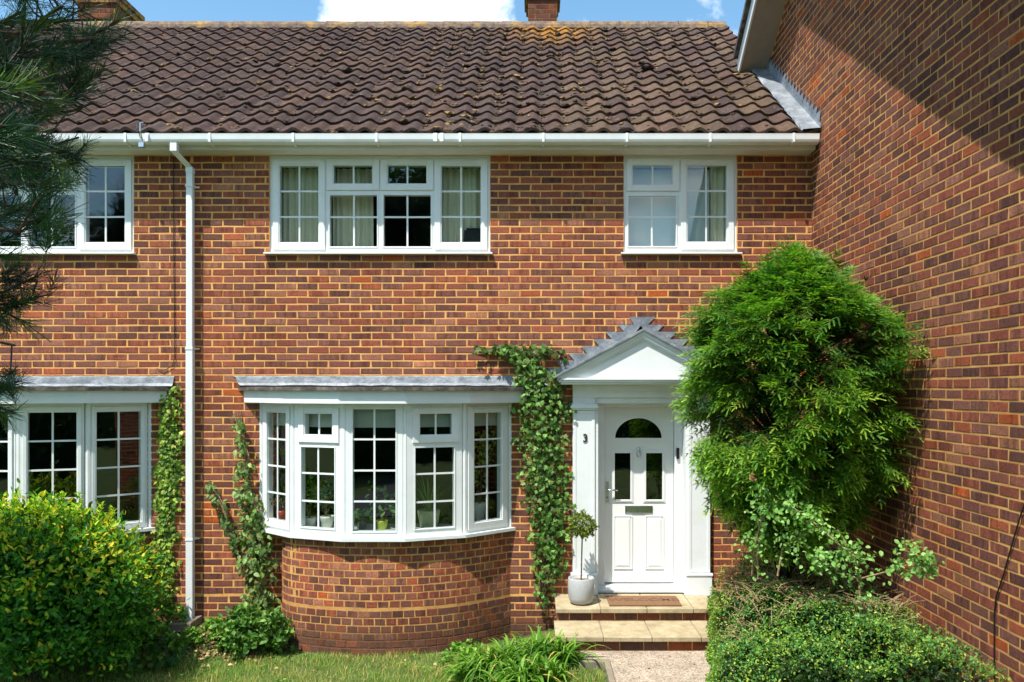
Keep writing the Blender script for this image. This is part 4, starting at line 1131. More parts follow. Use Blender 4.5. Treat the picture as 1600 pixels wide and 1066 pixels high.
climber('hedge_vine', 'dense leafy climber covering the wall between bow window and front door', 'climber',
        [(772, 545, 12, .5), (800, 552, 24, .9), (828, 572, 34, 1.2), (846, 600, 46, 1.3), (848, 640, 50, 1.3), (846, 690, 46, 1.3), (850, 730, 44, 1.3), (856, 780, 42, 1.2), (858, 830, 38, 1.1), (860, 870, 32, .9), (854, 905, 26, .8), (848, 935, 14, .4)],
        7.0, .046, ['#557f34', '#6a9442', '#426827', '#7fa656', '#365620', '#6b7a3e'], IVY, (.02, .20), 12, 'leaf', dens=-.02)
climber('hedge_vine', 'sparse climber shoots spreading across the wall above the bow window corner', 'climber',
        [(742, 540, 6, .5), (765, 548, 14, .7), (800, 545, 20, .7), (835, 550, 26, .9), (868, 548, 16, .7), (885, 560, 8, .5)],
        4.5, .058, ['#507a30', '#5f6a38', '#34561f', '#6b5a34'], IVY, (.03, .14), 4, 'leaf', dens=-.2)

# ---- bushes
def bush(name, label, cat, c, rad, n, size, cols, tmpl, wts=None, lump=.12, jit_in=.25, tip=None, mat='leaf', flat=1.0, ztop=None, core=True, group=None, squash=None):
    c = np.array(c, float); rad = np.array(rad, float)
    r0 = empty(name, (c[0], c[1], 0.0), label, cat, group)
    # cluster centres on the surface
    nc = max(40, n//28); u = unit(nc); u[:, 2] = np.where(u[:, 2] < -.6, -u[:, 2], u[:, 2])
    lumpf = 1 + lump*np.sin(u[:, 0]*7+u[:, 2]*5)*np.cos(u[:, 1]*6+2) + rng.normal(0, .05, nc)
    Cc = c + u*rad*lumpf[:, None]*(1-jit_in*rng.random((nc, 1))**2)
    ci = rng.integers(0, nc, n)
    sp = .085*np.mean(rad)/.8
    Pp = Cc[ci] + rng.normal(0, 1, (n, 3))*sp*np.array([1, 1, .8])
    nrm = (Pp - c)/rad**2; nrm /= np.linalg.norm(nrm, axis=1)[:, None]
    k = (Pp[:, 2] > .02)
    if squash is not None: k &= squash(Pp)
    Pp, nrm, ci = Pp[k], nrm[k], ci[k]; n = len(Pp)
    fw = nrm*.6 + rng.normal(0, .6, (n, 3)) + np.array([0, 0, .25]); up = nrm + rng.normal(0, .5, (n, 3)) + np.array([0, 0, .5])
    col = jit(cols, n, .22, wts)
    if tip is not None:
        cs_ = rng.random(nc)[ci]; hgt = np.clip((Pp[:, 2]-c[2])/rad[2], -1, 1)
        kk = (cs_ < .16 + .5*np.clip(hgt, 0, 1)) & (rng.random(n) < .75)
        tcx = jit(tip, n, .2); col = np.where(kk[:, None], tcx, col)
    tv, tf = tmpl
    scatter('foliage', tv, tf, Pp, rotmats(fw, up), rng.uniform(.7, 1.25, n)*size, col, M[mat], r0)
    if core:
        ki = n//4; ui = unit(ki); Pi = c + ui*rad*rng.uniform(.2, .85, (ki, 1)); Pi[:, 2] = np.abs(Pi[:, 2]-.02)+.02
        if squash is None: scatter('foliage', tv, tf, Pi, rotmats(unit(ki), unit(ki)), rng.uniform(.9, 1.5, ki)*size, jit(cols, ki, .25), M[mat], r0)
        m = MB()
        for i in range(14):
            u_ = unit(1)[0]; u_[2] = abs(u_[2]); e = c + u_*rad*.8
            m.tube([(c[0]+u_[0]*.05, c[1]+u_[1]*.05, -.02), tuple((c*.5+e*.5) - np.array([0, 0, .1])), tuple(e)], [.012, .008, .003], 5, False)
        m.build('stem', M['bark'], r0)
    return r0, Cc
LEAFN = leaf_t(1, .42, .14, .12)
BR, _ = bush('variegated_bush', 'large glossy green bush with yellow tipped leaves in front of the neighbouring bow window', 'bush', (-4.50, -1.35, .74), (.98, .72, .79), 19000, .062,
     ['#3f7a20', '#4c8a24', '#588f26', '#356a20', '#2a5a1c'], LEAFN, None, .10, .3, ['#b4c832', '#d2cf3a', '#8fbc2e', '#a0c434', '#dcc034'])
bush('variegated_bush', 'lower dark green side of the bush beside the ivy and downpipe', 'bush', (-4.02, -.62, .50), (.32, .42, .58), 2600, .055,
     ['#356a20', '#417a24', '#2c5a1c', '#5a8a28'], LEAFN, None, .15, .3, ['#5c8626', '#b5a52c'])
sh = []; m = MB(); shl = []
for i in range(46):
    x = random.uniform(-5.2, -3.55); u_ = (x+4.50)/.98; zt_ = .74 + .79*math.sqrt(max(.02, 1-u_*u_)); y = -1.35 + random.uniform(-.35, .2)
    h_ = random.uniform(.05, .17)*(2 if random.random() < .12 else 1); b_ = Vector((x, y, zt_-.12)); e_ = b_ + Vector((random.gauss(0, .03), random.gauss(0, .03), .12+h_)); m.tube([b_, e_], [.004, .002], 4, False)
    k_ = int(10+h_*90)
    for q in range(k_): shl.append((*(b_.lerp(e_, .35+.65*q/k_)), q))
m.build('shoot', M['bark'], BR)['kind'] = 'stuff'
shl = np.array(shl); n = len(shl); az_ = shl[:, 3]*2.4
scatter('shoot_leaf', *LEAFN, shl[:, :3], rotmats(np.stack([np.cos(az_), np.sin(az_), np.full(n, .9)], 1), np.stack([-np.cos(az_)*.6, -np.sin(az_)*.6, np.full(n, 1.)], 1)), rng.uniform(.035, .06, n), jit(['#a9c634', '#c6cf3c', '#82b02c', '#6ba026'], n), M['leaf'], BR)
# low lobed plants at the wall foot
bush('wall_geranium', 'low lobed leaf plant growing at the lawn edge left of the concrete kerb', 'plant', (X(225, 7.9), -.95, .10), (.34, .22, .22), 420, .075, ['#3d6a2c', '#2f5824', '#54803a', '#6d8a3a'], IVY, core=False)
bush('wall_geranium', 'small pale green seedling plant in front of the concrete kerb', 'plant', (X(292, 8.2), -.52, .10), (.10, .09, .12), 110, .06, ['#6f9a3a', '#7fa844', '#55822e'], IVY, core=False)
bush('wall_geranium', 'leafy weeds inside the concrete kerb behind the downpipe', 'plant', (X(276, 8.62), -.16, .22), (.09, .09, .13), 120, .055, ['#6f9a3a', '#7fa844', '#55822e'], IVY, core=False)
bush('low_shrub', 'round leaved low shrub at the left foot of the bow window wall', 'shrub', (X(392, 8.2), -.55, .17), (.34, .25, .24), 1300, .060, ['#4f7a30', '#659040', '#3a6024', '#7fa24e'], LF, core=True)
bush('low_shrub', 'small tuft of green weed between the kerb and the low shrub', 'shrub', (X(336, 8.4), -.42, .17), (.10, .1, .11), 150, .05, ['#6f9a3a', '#86ad46', '#55822e'], IVY, core=False)
# creeping ivy at bow foot
climber('ivy', 'thin ivy runner creeping over the grass at the foot of the bow window wall', 'ivy', [(480, 985, 5, .9), (486, 1005, 8, .9), (505, 1018, 12, .9), (540, 1022, 14, .8), (580, 1020, 8, .6)], 9, .04, ['#4c6d2a', '#3b5722', '#6b8a3c'], IVY, (.50, .56), 1)

# ---- hedge
hd = empty('clipped_hedge', (2.2, -2.3, .1), 'broad clipped hedge with dry twigs on top, filling the corner by the side wall', 'hedge')
def hz(x, d):    # top height
    u = (x - .2137*d)/(XR - .2137*d)
    return .60 + .42*np.clip(u*3.2, 0, 1)**.6*1.0 - .14*np.clip((u-.75)*4, 0, 1) + .05*np.sin(7*x+3*d) + .04*np.sin(11*d-4*x) - .03*(8-d)*.2
n = 42000
d_ = rng.uniform(5.0, 8.25, n); u = rng.random(n); xl_ = .2137*d_ + .02*np.sin(9*d_) ; x_ = xl_ + (XR-.03-xl_)*u
zt_ = hz(x_, d_)
side = rng.random(n) < .34
x_ = np.where(side, xl_ + np.abs(rng.normal(0, .03, n)), x_); 
zz_ = np.where(side, rng.uniform(.15, 1, n)*hz(xl_+.03, d_)*1.0, zt_ - np.abs(rng.normal(0, .05, n)))
lk = np.sin(x_*19+np.sin(d_*13)*2)*np.sin(d_*17+np.sin(x_*11)*2)
zz_ += .045*lk*(~side) + (rng.random(n) < .04)*rng.uniform(0, .10, n)*(~side); x_ -= .025*np.sin(zz_*21+d_*9)*side
Pp = np.stack([x_, d_-D0, zz_], 1)
nrm = np.where(side[:, None], np.array([-1, -.2, .35]), np.array([-.1, -.15, 1])) + rng.normal(0, .45, (n, 3))
fw = rng.normal(0, 1, (n, 3)) + nrm*.5
dry = (lk < .02 + .25*(d_-7.0)) & (~side) & (d_ > 6.3)
col = jit(['#557e2c', '#6d9434', '#88a640', '#426a26', '#a0b24c'], n, .28)
col2 = jit(['#47803c', '#528c44', '#3c7038'], n, .2); near = (d_ < 6.9) & (~side) & (lk > -.1); col = np.where((near & (rng.random(n) < .5))[:, None], col2, col)
dcol = jit(['#a8985f', '#988850', '#c0ac74', '#7f8a42'], n, .2); col = np.where((dry & (rng.random(n) < .6))[:, None], dcol, col)
keep = ~((dry) & (rng.random(n) < .45)) & ~((np.sin(x_*43+zz_*29)*np.sin(d_*37+x_*7) > .62) & (rng.random(n) < .8))
tv, tf = leaf_t(1, .5, .1, .1)
scatter('foliage', tv, tf, Pp[keep], rotmats(fw, nrm)[keep], (rng.uniform(.7, 1.3, n)*.021)[keep], col[keep], M['leaf'], hd)
# inner mass (dense dark leaves) so nothing shines through
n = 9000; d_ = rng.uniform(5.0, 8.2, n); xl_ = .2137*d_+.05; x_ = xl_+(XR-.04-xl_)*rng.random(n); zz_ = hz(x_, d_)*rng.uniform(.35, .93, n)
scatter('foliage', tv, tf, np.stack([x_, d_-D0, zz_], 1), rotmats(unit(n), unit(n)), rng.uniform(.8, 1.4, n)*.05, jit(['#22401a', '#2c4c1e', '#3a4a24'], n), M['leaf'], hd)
m = MB(); 
for i in range(900):
    d = random.uniform(6.0, 8.1); x = random.uniform(.2137*d+.12, XR-.08); z = float(hz(x, d)); a = random.uniform(0, 6.28); L = random.uniform(.05, .22)
    p = Vector((x, d-D0, z-.02)); q = p + Vector((math.cos(a)*L, math.sin(a)*L, random.uniform(-.02, .10)))
    m.tube([p, p.lerp(q, .5)+Vector((0, 0, .015)), q], [.0036, .0028, .0014], 4, False)
m.build('twig', M['twig'], hd)
for (px, py, d) in ((1310, 955, 7.0), (1163, 880, 7.9)):
    p = W(px, py, d); MB().tube([p - Vector((.02, 0, .16)), p], [.014, .013], 8).build('cut_stem', M['bark'], hd)
o = scatter('yellow_flower', *leaf_t(1, .6, .1, .1), np.array([W(1365, 1030, 6.25)]*14)+rng.normal(0, .012, (14, 3)), rotmats(unit(14), unit(14)), np.full(14, .03), jit(['#e6c81e', '#d9b81a'], 14), M['matt'], hd)

# ---- rose above the hedge
rb = empty('rose_bush', (W(1240, 940, 7.1).x, -1.7, .3), 'open rose bush with arching stems standing over the hedge', 'bush')
stems = [[(1345, 960, 6.75), (1342, 905, 6.75), (1320, 895, 6.8), (1285, 880, 6.85), (1268, 868, 6.9)], [(1342, 905, 6.75), (1380, 895, 6.6), (1420, 882, 6.5), (1440, 888, 6.45), (1462, 880, 6.4)], [(1342, 905, 6.75), (1336, 870, 6.7), (1310, 850, 6.8), (1270, 815, 7.0), (1235, 790, 7.1)],
         [(1185, 905, 7.4), (1183, 870, 7.4), (1190, 820, 7.4), (1200, 790, 7.35), (1225, 778, 7.3), (1260, 805, 7.2)], [(1175, 900, 7.5), (1178, 860, 7.4), (1192, 800, 7.3), (1192, 760, 7.3)], [(1215, 900, 7.3), (1222, 860, 7.3), (1235, 845, 7.2), (1260, 835, 7.1)]]
m = MB(); LP = []
for s in stems:
    pts = [W(q[0], q[1], q[2]*.87) for q in s]
    m.tube(pts, [.008, .0065, .005, .004, .003, .0025][:len(pts)], 6)
    for i in range(len(pts)-1):
        wgt = 8 + 14*i
        for _ in range(int(wgt*1.3)):
            t = random.random(); LP.append(pts[i].lerp(pts[i+1], t) + Vector((random.gauss(0, .035), random.gauss(0, .035), random.gauss(.01, .035))))
for (px, py, d, k, s) in ((1425, 855, 6.5, 40, .06), (1400, 880, 6.55, 16, .035), (1445, 870, 6.4, 26, .045), (1300, 870, 6.9, 60, .08), (1330, 865, 6.8, 60, .07), (1215, 800, 7.2, 70, .09), (1190, 800, 7.3, 40, .07), (1350, 870, 6.75, 40, .06), (1240, 820, 7.2, 50, .08), (1178, 850, 7.4, 40, .07), (1275, 880, 6.9, 40, .07), (1192, 765, 7.3, 14, .03), (1355, 935, 6.7, 12, .03)):
    c = W(px, py, d*.87); LP += [c + Vector((random.gauss(0, s), random.gauss(0, s*.7), random.gauss(0, s*.6))) for _ in range(k)]
m.build('stem', M['twig'], rb)
LP = np.array([tuple(p) for p in LP]); n = len(LP)
scatter('foliage', *leaf_t(1, .72, .1, .12), LP, rotmats(rng.normal(0, 1, (n, 3)) + np.array([0, -.2, -.3]), np.tile([-.1, -.5, .8], (n, 1)) + rng.normal(0, .4, (n, 3))), rng.uniform(.026, .046, n), jit(['#6f9c48', '#84ae5c', '#5a823a', '#96bb70'], n), M['matt'], rb)
c = np.array(W(1176, 748, 6.3)); scatter('rose_flower', *leaf_t(1, .9, .2, .1), c + rng.normal(0, .008, (9, 3)), rotmats(unit(9), unit(9)), np.full(9, .028), jit(['#c48a86', '#b87a72'], 9), M['matt'], rb)

# blue pot behind
o = MB().lathe((X(1268, 8.1), 8.1-D0, .62), [(.0, 0), (.13, 0), (.19, .12), (.215, .28), (.205, .40), (.225, .41), (.225, .44), (.19, .44), (.17, .36), (0, .36)], 24).build('plant_pot', M['bluepot'], smooth=True); tag(o, 'dark blue glazed pot standing in the shade under the yew', 'pot')
MB().lathe((X(1268, 8.1), 8.1-D0, .10), [(.0, 0), (.17, 0), (.17, .519), (0, .519)], 20).build('pot_stand', M['conc'], o)

# ---- potted topiary
tp = empty('potted_topiary', (.473, 8.40-D0, .4525), 'small ball topiary on a thin stem in a pale grey pot beside the front door', 'potted plant')
pc = (.473, 8.40-D0, .4525)
MB().lathe(pc, [(.0, 0), (.085, 0), (.112, .018), (.128, .06), (.133, .14), (.132, .255), (.127, .262), (.118, .255), (.116, .225), (0, .225)], 36).build('pot', M['pot'], tp, smooth=True)
MB().lathe(pc, [(.0, .232), (.08, .234), (.1155, .228)], 20).build('soil', M['conc'], tp)
MB().tube([(pc[0], pc[1], .67), (pc[0]+.006, pc[1]+.002, .9), (pc[0]+.012, pc[1], 1.15), (pc[0]+.012, pc[1], 1.28)], [.008, .007, .007, .004], 7).build('trunk', M['bark'], tp)
m = MB()
for i in range(26):
    u_ = unit(1)[0]; u_[2] = abs(u_[2])*.9-.2; m.tube([(pc[0]+.012, pc[1], 1.12+random.random()*.1), (pc[0]+.012+u_[0]*.07, pc[1]+u_[1]*.07, 1.2+u_[2]*.07), (pc[0]+.012+u_[0]*.13, pc[1]+u_[1]*.13, 1.22+u_[2]*.12)], [.004, .003, .0015], 4, False)
m.build('branch', M['bark'], tp)
n = 1500; u_ = unit(n); Pp = np.array([pc[0]+.012, pc[1], 1.245]) + u_*np.array([.125, .125, .115])*rng.uniform(.65, 1.1, (n, 1))*(1+.15*np.sin(u_[:, :1]*9+u_[:, 2:]*7))
scatter('foliage', *leaf_t(1, .4, .1, .1), Pp, rotmats(u_+rng.normal(0, .5, (n, 3)), u_+rng.normal(0, .6, (n, 3))+np.array([0, 0, .5])), rng.uniform(.7, 1.3, n)*.03, jit(['#5a6e24', '#73862e', '#455a1e', '#8f9a3a'], n), M['leaf'], tp)

# ---- daylily clump
dlp = empty('daylily_clump', (X(800, 7.6), 7.6-D0, 0), 'clump of long arching strap leaves on the lawn left of the steps', 'plant')
V = []; Fc = []; C = []
for (cx_, cd, kk, hh) in ((845, 7.60, 120, .50), (800, 7.55, 150, .52), (765, 7.5, 110, .46), (735, 7.45, 60, .36), (880, 7.5, 80, .42), (820, 7.2, 110, .44), (860, 7.15, 60, .36), (780, 7.1, 70, .36)):
    for i in range(kk):
        a = random.uniform(0, 2*math.pi); base = Vector((X(cx_, cd)+random.gauss(0, .05), cd-D0+random.gauss(0, .05), gz(X(cx_, cd), cd-D0)-.01)); L = hh*random.uniform(.8, 1.5); out_ = random.uniform(.25, .95)
        dr_ = Vector((math.cos(a), math.sin(a), 0)); sd = Vector((-math.sin(a), math.cos(a), 0)); w_ = random.uniform(.008, .014); b0 = len(V); K = 7
        col = lin(random.choice(['#5f8a2c', '#77a238', '#44701f', '#8db24a', '#3a6020', '#c0a95a'] if random.random() < .4 else ['#5f8a2c', '#77a238', '#44701f']))
        for k in range(K+1):
            t = k/K; p = base + dr_*(L*out_*t**1.2) + Vector((0, 0, L*(1.25*t - (.50+.80*out_)*t*t*1.0))); ww = w_*(1-t**3)*(.6+.8*math.sin(math.pi*min(1, t+.25)))+.0006
            V += [tuple(p+sd*ww+Vector((0, 0, .003))), tuple(p-sd*ww+Vector((0, 0, .003)))]; C += [col, col]
            if k: Fc.append((b0+2*k-2, b0+2*k-1, b0+2*k+1, b0+2*k))
np_mesh('foliage', V, Fc, M['leaf'], dlp, C)
bush('low_shrub', 'small bright leafy weed clump among the daylily leaves', 'shrub', (X(728, 7.75), -1.05, .08), (.20, .15, .16), 500, .045, ['#6f9a34', '#87b044', '#4f7a26'], LF, core=False)

# ---- grass
def blades(n, fx, name='grass', h=(.02, .055), cols=None, wts=None):
    d_ = rng.uniform(5.6, 8.6, n)**1.0; x_ = rng.uniform(-5.2, .75, n)
    k = np.array([fx(a, b) for a, b in zip(x_, d_)]); x_, d_ = x_[k], d_[k]; n = len(x_)
    z_ = np.array([gz(a, b-D0) for a, b in zip(x_, d_)])
    tall = np.sin(x_*6+2*np.sin(d_*5))*np.sin(d_*8+x_*3)
    H = rng.uniform(*h, n)*(1+.5*np.clip(tall, -.6, 1)); a = rng.uniform(0, 2*np.pi, n); lean = rng.uniform(.1, 1.1, n)
    V = np.zeros((n, 4, 3)); w_ = rng.uniform(.0012, .0026, n)
    sx, sy = -np.sin(a)*w_, np.cos(a)*w_
    bx = np.stack([x_, d_-D0, z_-.003], 1)
    V[:, 0] = bx + np.stack([sx, sy, 0*sx], 1); V[:, 1] = bx - np.stack([sx, sy, 0*sx], 1)
    tp_ = bx + np.stack([np.cos(a)*H*lean, np.sin(a)*H*lean, H], 1)
    V[:, 2] = tp_ - np.stack([sx, sy, 0*sx], 1)*.2; V[:, 3] = tp_ + np.stack([sx, sy, 0*sx], 1)*.2
    patch = np.clip(.5+.6*np.sin(x_*3.1+1.7*np.sin(d_*2.3))*np.sin(d_*4.1+x_*2), 0, 1)
    g1 = jit(['#6a9034', '#7ca040', '#557a2a', '#8eac50'], n); g2 = jit(['#c2ae6a', '#aea058', '#d2c084', '#a09c50'], n)
    col = np.where((rng.random(n) < .10+.42*(1-patch))[:, None], g2, g1)
    c = np.ones((n, 4, 4)); c[:, :, :3] = col[:, None]
    return np_mesh(name, V.reshape(-1, 3), np.arange(n*4).reshape(-1, 4), M['grass'], None, c.reshape(-1, 4))
def lawn_ok(x, d):
    if x > .40 and d > 7.35: return False
    if x > .60: return False
    if -2.7 < x < -.6 and d > 8.25: return False
    if x < -3.0 and d > 8.15 and random.random() < .8: return False
    return True
g = blades(90000, lawn_ok); tag(g, 'short patchy lawn grass with dry straw coloured blades', 'grass', None, 'stuff')
n = 900; P3 = np.stack([rng.uniform(-3.4, .4, n), rng.uniform(-1.9, -.62, n), np.zeros(n)], 1); sel = np.sin(P3[:, 0]*9+2*np.sin(P3[:, 1]*7))*np.sin(P3[:, 1]*13+P3[:, 0]*4) > .25; P3 = P3[sel]; n = len(P3)
P3[:, 2] = [gz(p[0], p[1])+.015+random.random()*.03 for p in P3]
o = scatter('lawn_weeds', *leaf_t(1, .8, .1, .1), P3, rotmats(rng.normal(0, 1, (n, 3))*np.array([1, 1, .2]), np.tile([0, 0, 1.], (n, 1))+rng.normal(0, .3, (n, 3))), rng.uniform(.015, .035, n), jit(['#5f9434', '#76a844', '#4a7a2c'], n), M['leaf']); tag(o, 'broad leaved weeds and clover mixed into the lawn', 'weeds', None, 'stuff')
n = 46; P3 = np.stack([rng.uniform(-3.3, 1.6, n), rng.uniform(-1.9, -.7, n), np.zeros(n)], 1)
P3[:, 2] = [(.19 if p[0] > .7 else gz(p[0], p[1])+.03) for p in P3]
o = scatter('fallen_leaves', *leaf_t(1, .6, .25, .2), P3, rotmats(rng.normal(0, 1, (n, 3))*np.array([1, 1, .2]), np.tile([0, 0, 1.], (n, 1))+rng.normal(0, .3, (n, 3))), rng.uniform(.02, .045, n), jit(['#b08a62', '#8f6a48', '#c9a57c'], n), M['litter']); tag(o, 'scattered dry leaves lying on the lawn and path', 'fallen leaves', None, 'stuff')
# leaf litter
n = 420; Pp = np.stack([rng.normal(X(335, 8.3), .28, n), rng.normal(-.5, .16, n), np.zeros(n)], 1); Pp = Pp[Pp[:, 1] < -.03]; n = len(Pp)
Pp[:, 2] = [gz(p[0], p[1])+.012+random.random()*.015 for p in Pp]
o = scatter('leaf_litter', *leaf_t(1, .6, .25, .2), Pp, rotmats(rng.normal(0, 1, (n, 3))*np.array([1, 1, .25]), np.tile([0, 0, 1.], (n, 1))+rng.normal(0, .35, (n, 3))), rng.uniform(.02, .05, n), jit(['#b08a62', '#8f6a48', '#c9a57c', '#7a5638'], n), M['litter']); tag(o, 'dry brown leaf litter below the wall beside the kerb', 'leaf litter', None, 'stuff')

# ---- pine
pine = empty('pine_tree', (-3.3, -5.3, 0), 'dark pine tree close by, long needled branches hanging in from the left edge', 'tree')
edge = [(-20, 120), (0, 150), (25, 165), (45, 185), (70, 170), (100, 160), (150, 150), (200, 140), (250, 125), (300, 118), (340, 100), (372, 62), (400, 55), (430, 78), (470, 62), (520, 48), (560, 35), (600, 26), (650, 18), (700, 4)]
def emax(y): return np.interp(y, [e[0] for e in edge], [e[1] for e in edge])
trunk = [Vector((-3.35, -5.2, -.1)), Vector((-3.3, -5.25, 2)), Vector((-3.32, -5.3, 4)), Vector((-3.2, -5.3, 6)), Vector((-3.25, -5.3, 7.6))]
m = MB(); m.tube(trunk, [.17, .15, .12, .08, .03], 12); m.build('trunk', M['pinebark'], pine, smooth=True)
def needles_t(n=58, L=.065):
    v = []; f = []; tc = []
    for i in range(n):
        t = random.random(); x = t*.11; a = random.uniform(0, 2*math.pi); ang = random.uniform(.35, 1.15)*(1-.35*t); l = L*random.uniform(.75, 1.15)
        d = Vector((math.cos(ang), math.sin(ang)*math.cos(a), math.sin(ang)*math.sin(a))); s = d.cross(Vector((random.gauss(0, 1), random.gauss(0, 1), random.gauss(0, 1)))).normalized()*.00125
        p = Vector((x, 0, 0)); b = len(v); e = p + d*l + Vector((0, 0, -.006)); mid = p + d*l*.5
        v += [tuple(p+s), tuple(p-s), tuple(e-s*.5), tuple(e+s*.5)]; f.append((b, b+1, b+2, b+3)); tc += [.8]*2+[1.1]*2
    return np.array(v), f, np.array(tc)
m = MB(); tips = []; dirs_ = []
limbs = []
for (y0p, d, xe) in ((-60, 3.2, 150), (30, 3.0, 195), (60, 2.6, 170), (110, 3.4, 160), (140, 2.2, 60), (170, 2.8, 150), (215, 3.2, 145), (255, 2.5, 125), (280, 2.9, 125), (330, 2.7, 100), (350, 3.2, 95), (440, 2.8, 80), (470, 3.1, 60), (540, 2.9, 45), (600, 3.0, 28), (655, 2.8, 12), (-120, 2.9, 120), (10, 2.4, 120)):
    e = W(xe-22, y0p, d); s = Vector((-3.3, -5.25, e.z - .25 + random.uniform(-.3, .4)))
    pts = [s, s.lerp(e, .45)+Vector((0, 0, .12)), s.lerp(e, .75)+Vector((random.uniform(-.03, .03), .02, .06)), e]
    m.tube(pts, [.020, .012, .007, .004], 7); limbs.append((pts, y0p, d, xe))
def on(pts, t):
    t *= len(pts)-1; i = min(int(t), len(pts)-2); return pts[i].lerp(pts[i+1], t-i)
for pts, yp_, d, xe in limbs:
    for k in range(22 if yp_ < 200 else 10):
        t = random.uniform(.45, 1.0); p = on(pts, t); dr = (pts[-1]-pts[0]).normalized()
        q = p + dr*random.uniform(.02, .12) + Vector((random.gauss(0, .05), random.gauss(0, .16), random.gauss(-.01, .085)))
        pxx = VX + q.x*F/(q.y+D0); pyy = VY - (q.z-CZ)*F/(q.y+D0)
        if pxx > emax(pyy)+4 - 10: continue
        m.tube([p, p.lerp(q, .55)+Vector((0, 0, -.012)), q], [.0035, .0028, .002], 5, False)
        tips.append(q); dirs_.append((q-p).normalized()*.8 + dr*.4 + Vector((random.gauss(0, .3), random.gauss(0, .3), random.gauss(.1, .3))))
# a few featured sprays near the lens and at the outline
for (px, py, d, dx_, dz_) in ((5, 195, 1.55, .8, .5), (18, 215, 1.6, 1, .1), (172, 40, 2.9, .8, .6), (178, 62, 2.9, .9, .4), (150, 75, 2.8, .9, .3), (148, 120, 2.6, .6, .6), (135, 225, 2.9, .5, .7), (62, 308, 2.2, .3, .8), (100, 90, 2.6, .8, .1), (75, 330, 2.3, .6, .5), (60, 430, 2.7, .8, .5), (45, 470, 2.7, .9, .4), (30, 500, 2.7, .6, -.4), (20, 600, 2.8, .7, .3), (8, 640, 2.7, .7, -.3), (95, 285, 2.5, .8, .1), (115, 245, 2.6, .8, -.2), (55, 150, 2.1, .6, .5), (30, 20, 2.3, .6, .5), (80, 40, 2.4, .7, .3), (30, 80, 2.1, .4, .6), (10, 140, 1.8, .8, .3), (60, 250, 2.1, .7, .2), (20, 330, 2.2, .6, .3), (15, 400, 2.4, .7, .1)):
    q = W(px, py, d); p = q - Vector((dx_*.12, .03, dz_*.12)); m.tube([p - Vector((.25, .05, .0)), p, q], [.006, .005, .0035], 5, False); tips.append(q); dirs_.append(Vector((dx_, .1, dz_)))
    for _ in range(3): tips.append(q - Vector((dx_*.07, 0, dz_*.07)) + Vector((random.gauss(0, .03), random.gauss(0, .05), random.gauss(0, .03)))); dirs_.append(Vector((dx_+random.gauss(0, .4), random.gauss(0, .4), dz_+random.gauss(0, .4))))
m.build('branch', M['pinebark'], pine)
T_ = np.array([tuple(t) for t in tips]); Dd = np.array([tuple(t) for t in dirs_]); n = len(T_)
tv, tf, tc = needles_t()
scatter('foliage', tv, tf, T_ - Dd/np.linalg.norm(Dd, axis=1)[:, None]*.08, rotmats(Dd, unit(n)), rng.uniform(.8, 1.15, n), jit(['#1c3f26', '#16301d', '#2c5226', '#1f3a24', '#4a6228'], n, .4), M['pine'], pine, tc)
for (mc_, mr_, mn_) in (((-5.7, -3.7, 4.7), (1.2, .6, .8), 800), ((-3.1, -7.1, 5.9), (1.2, 1.0, .7), 700)):  # unseen needle masses, added out of frame to shade the bush and pine
    Pm = np.array(mc_) + unit(mn_)*np.array(mr_)*rng.uniform(.2, 1, (mn_, 1)); scatter('foliage', *needles_t(60, .09)[:2], Pm, rotmats(unit(mn_), unit(mn_)), rng.uniform(2.0, 2.8, mn_), jit(['#20452a', '#1a3822'], mn_), M['pine'], pine)
    mb_ = MB(); mb_.tube([(-3.3, -5.3, mc_[2]-.6), Vector((-3.3, -5.3, mc_[2])).lerp(Vector(mc_), .5), mc_], [.05, .03, .01], 6); mb_.build('branch', M['pinebark'], pine)
# buds / cones
m = MB()
for i in range(0, n, 6):
    q = Vector(T_[i]); dd = Vector(Dd[i]).normalized(); m.tube([q, q+dd*.012, q+dd*.03, q+dd*.036], [.003, .0065, .005, .001], 6)
m.build('bud', M['pinebark'], pine)['kind'] = 'stuff'

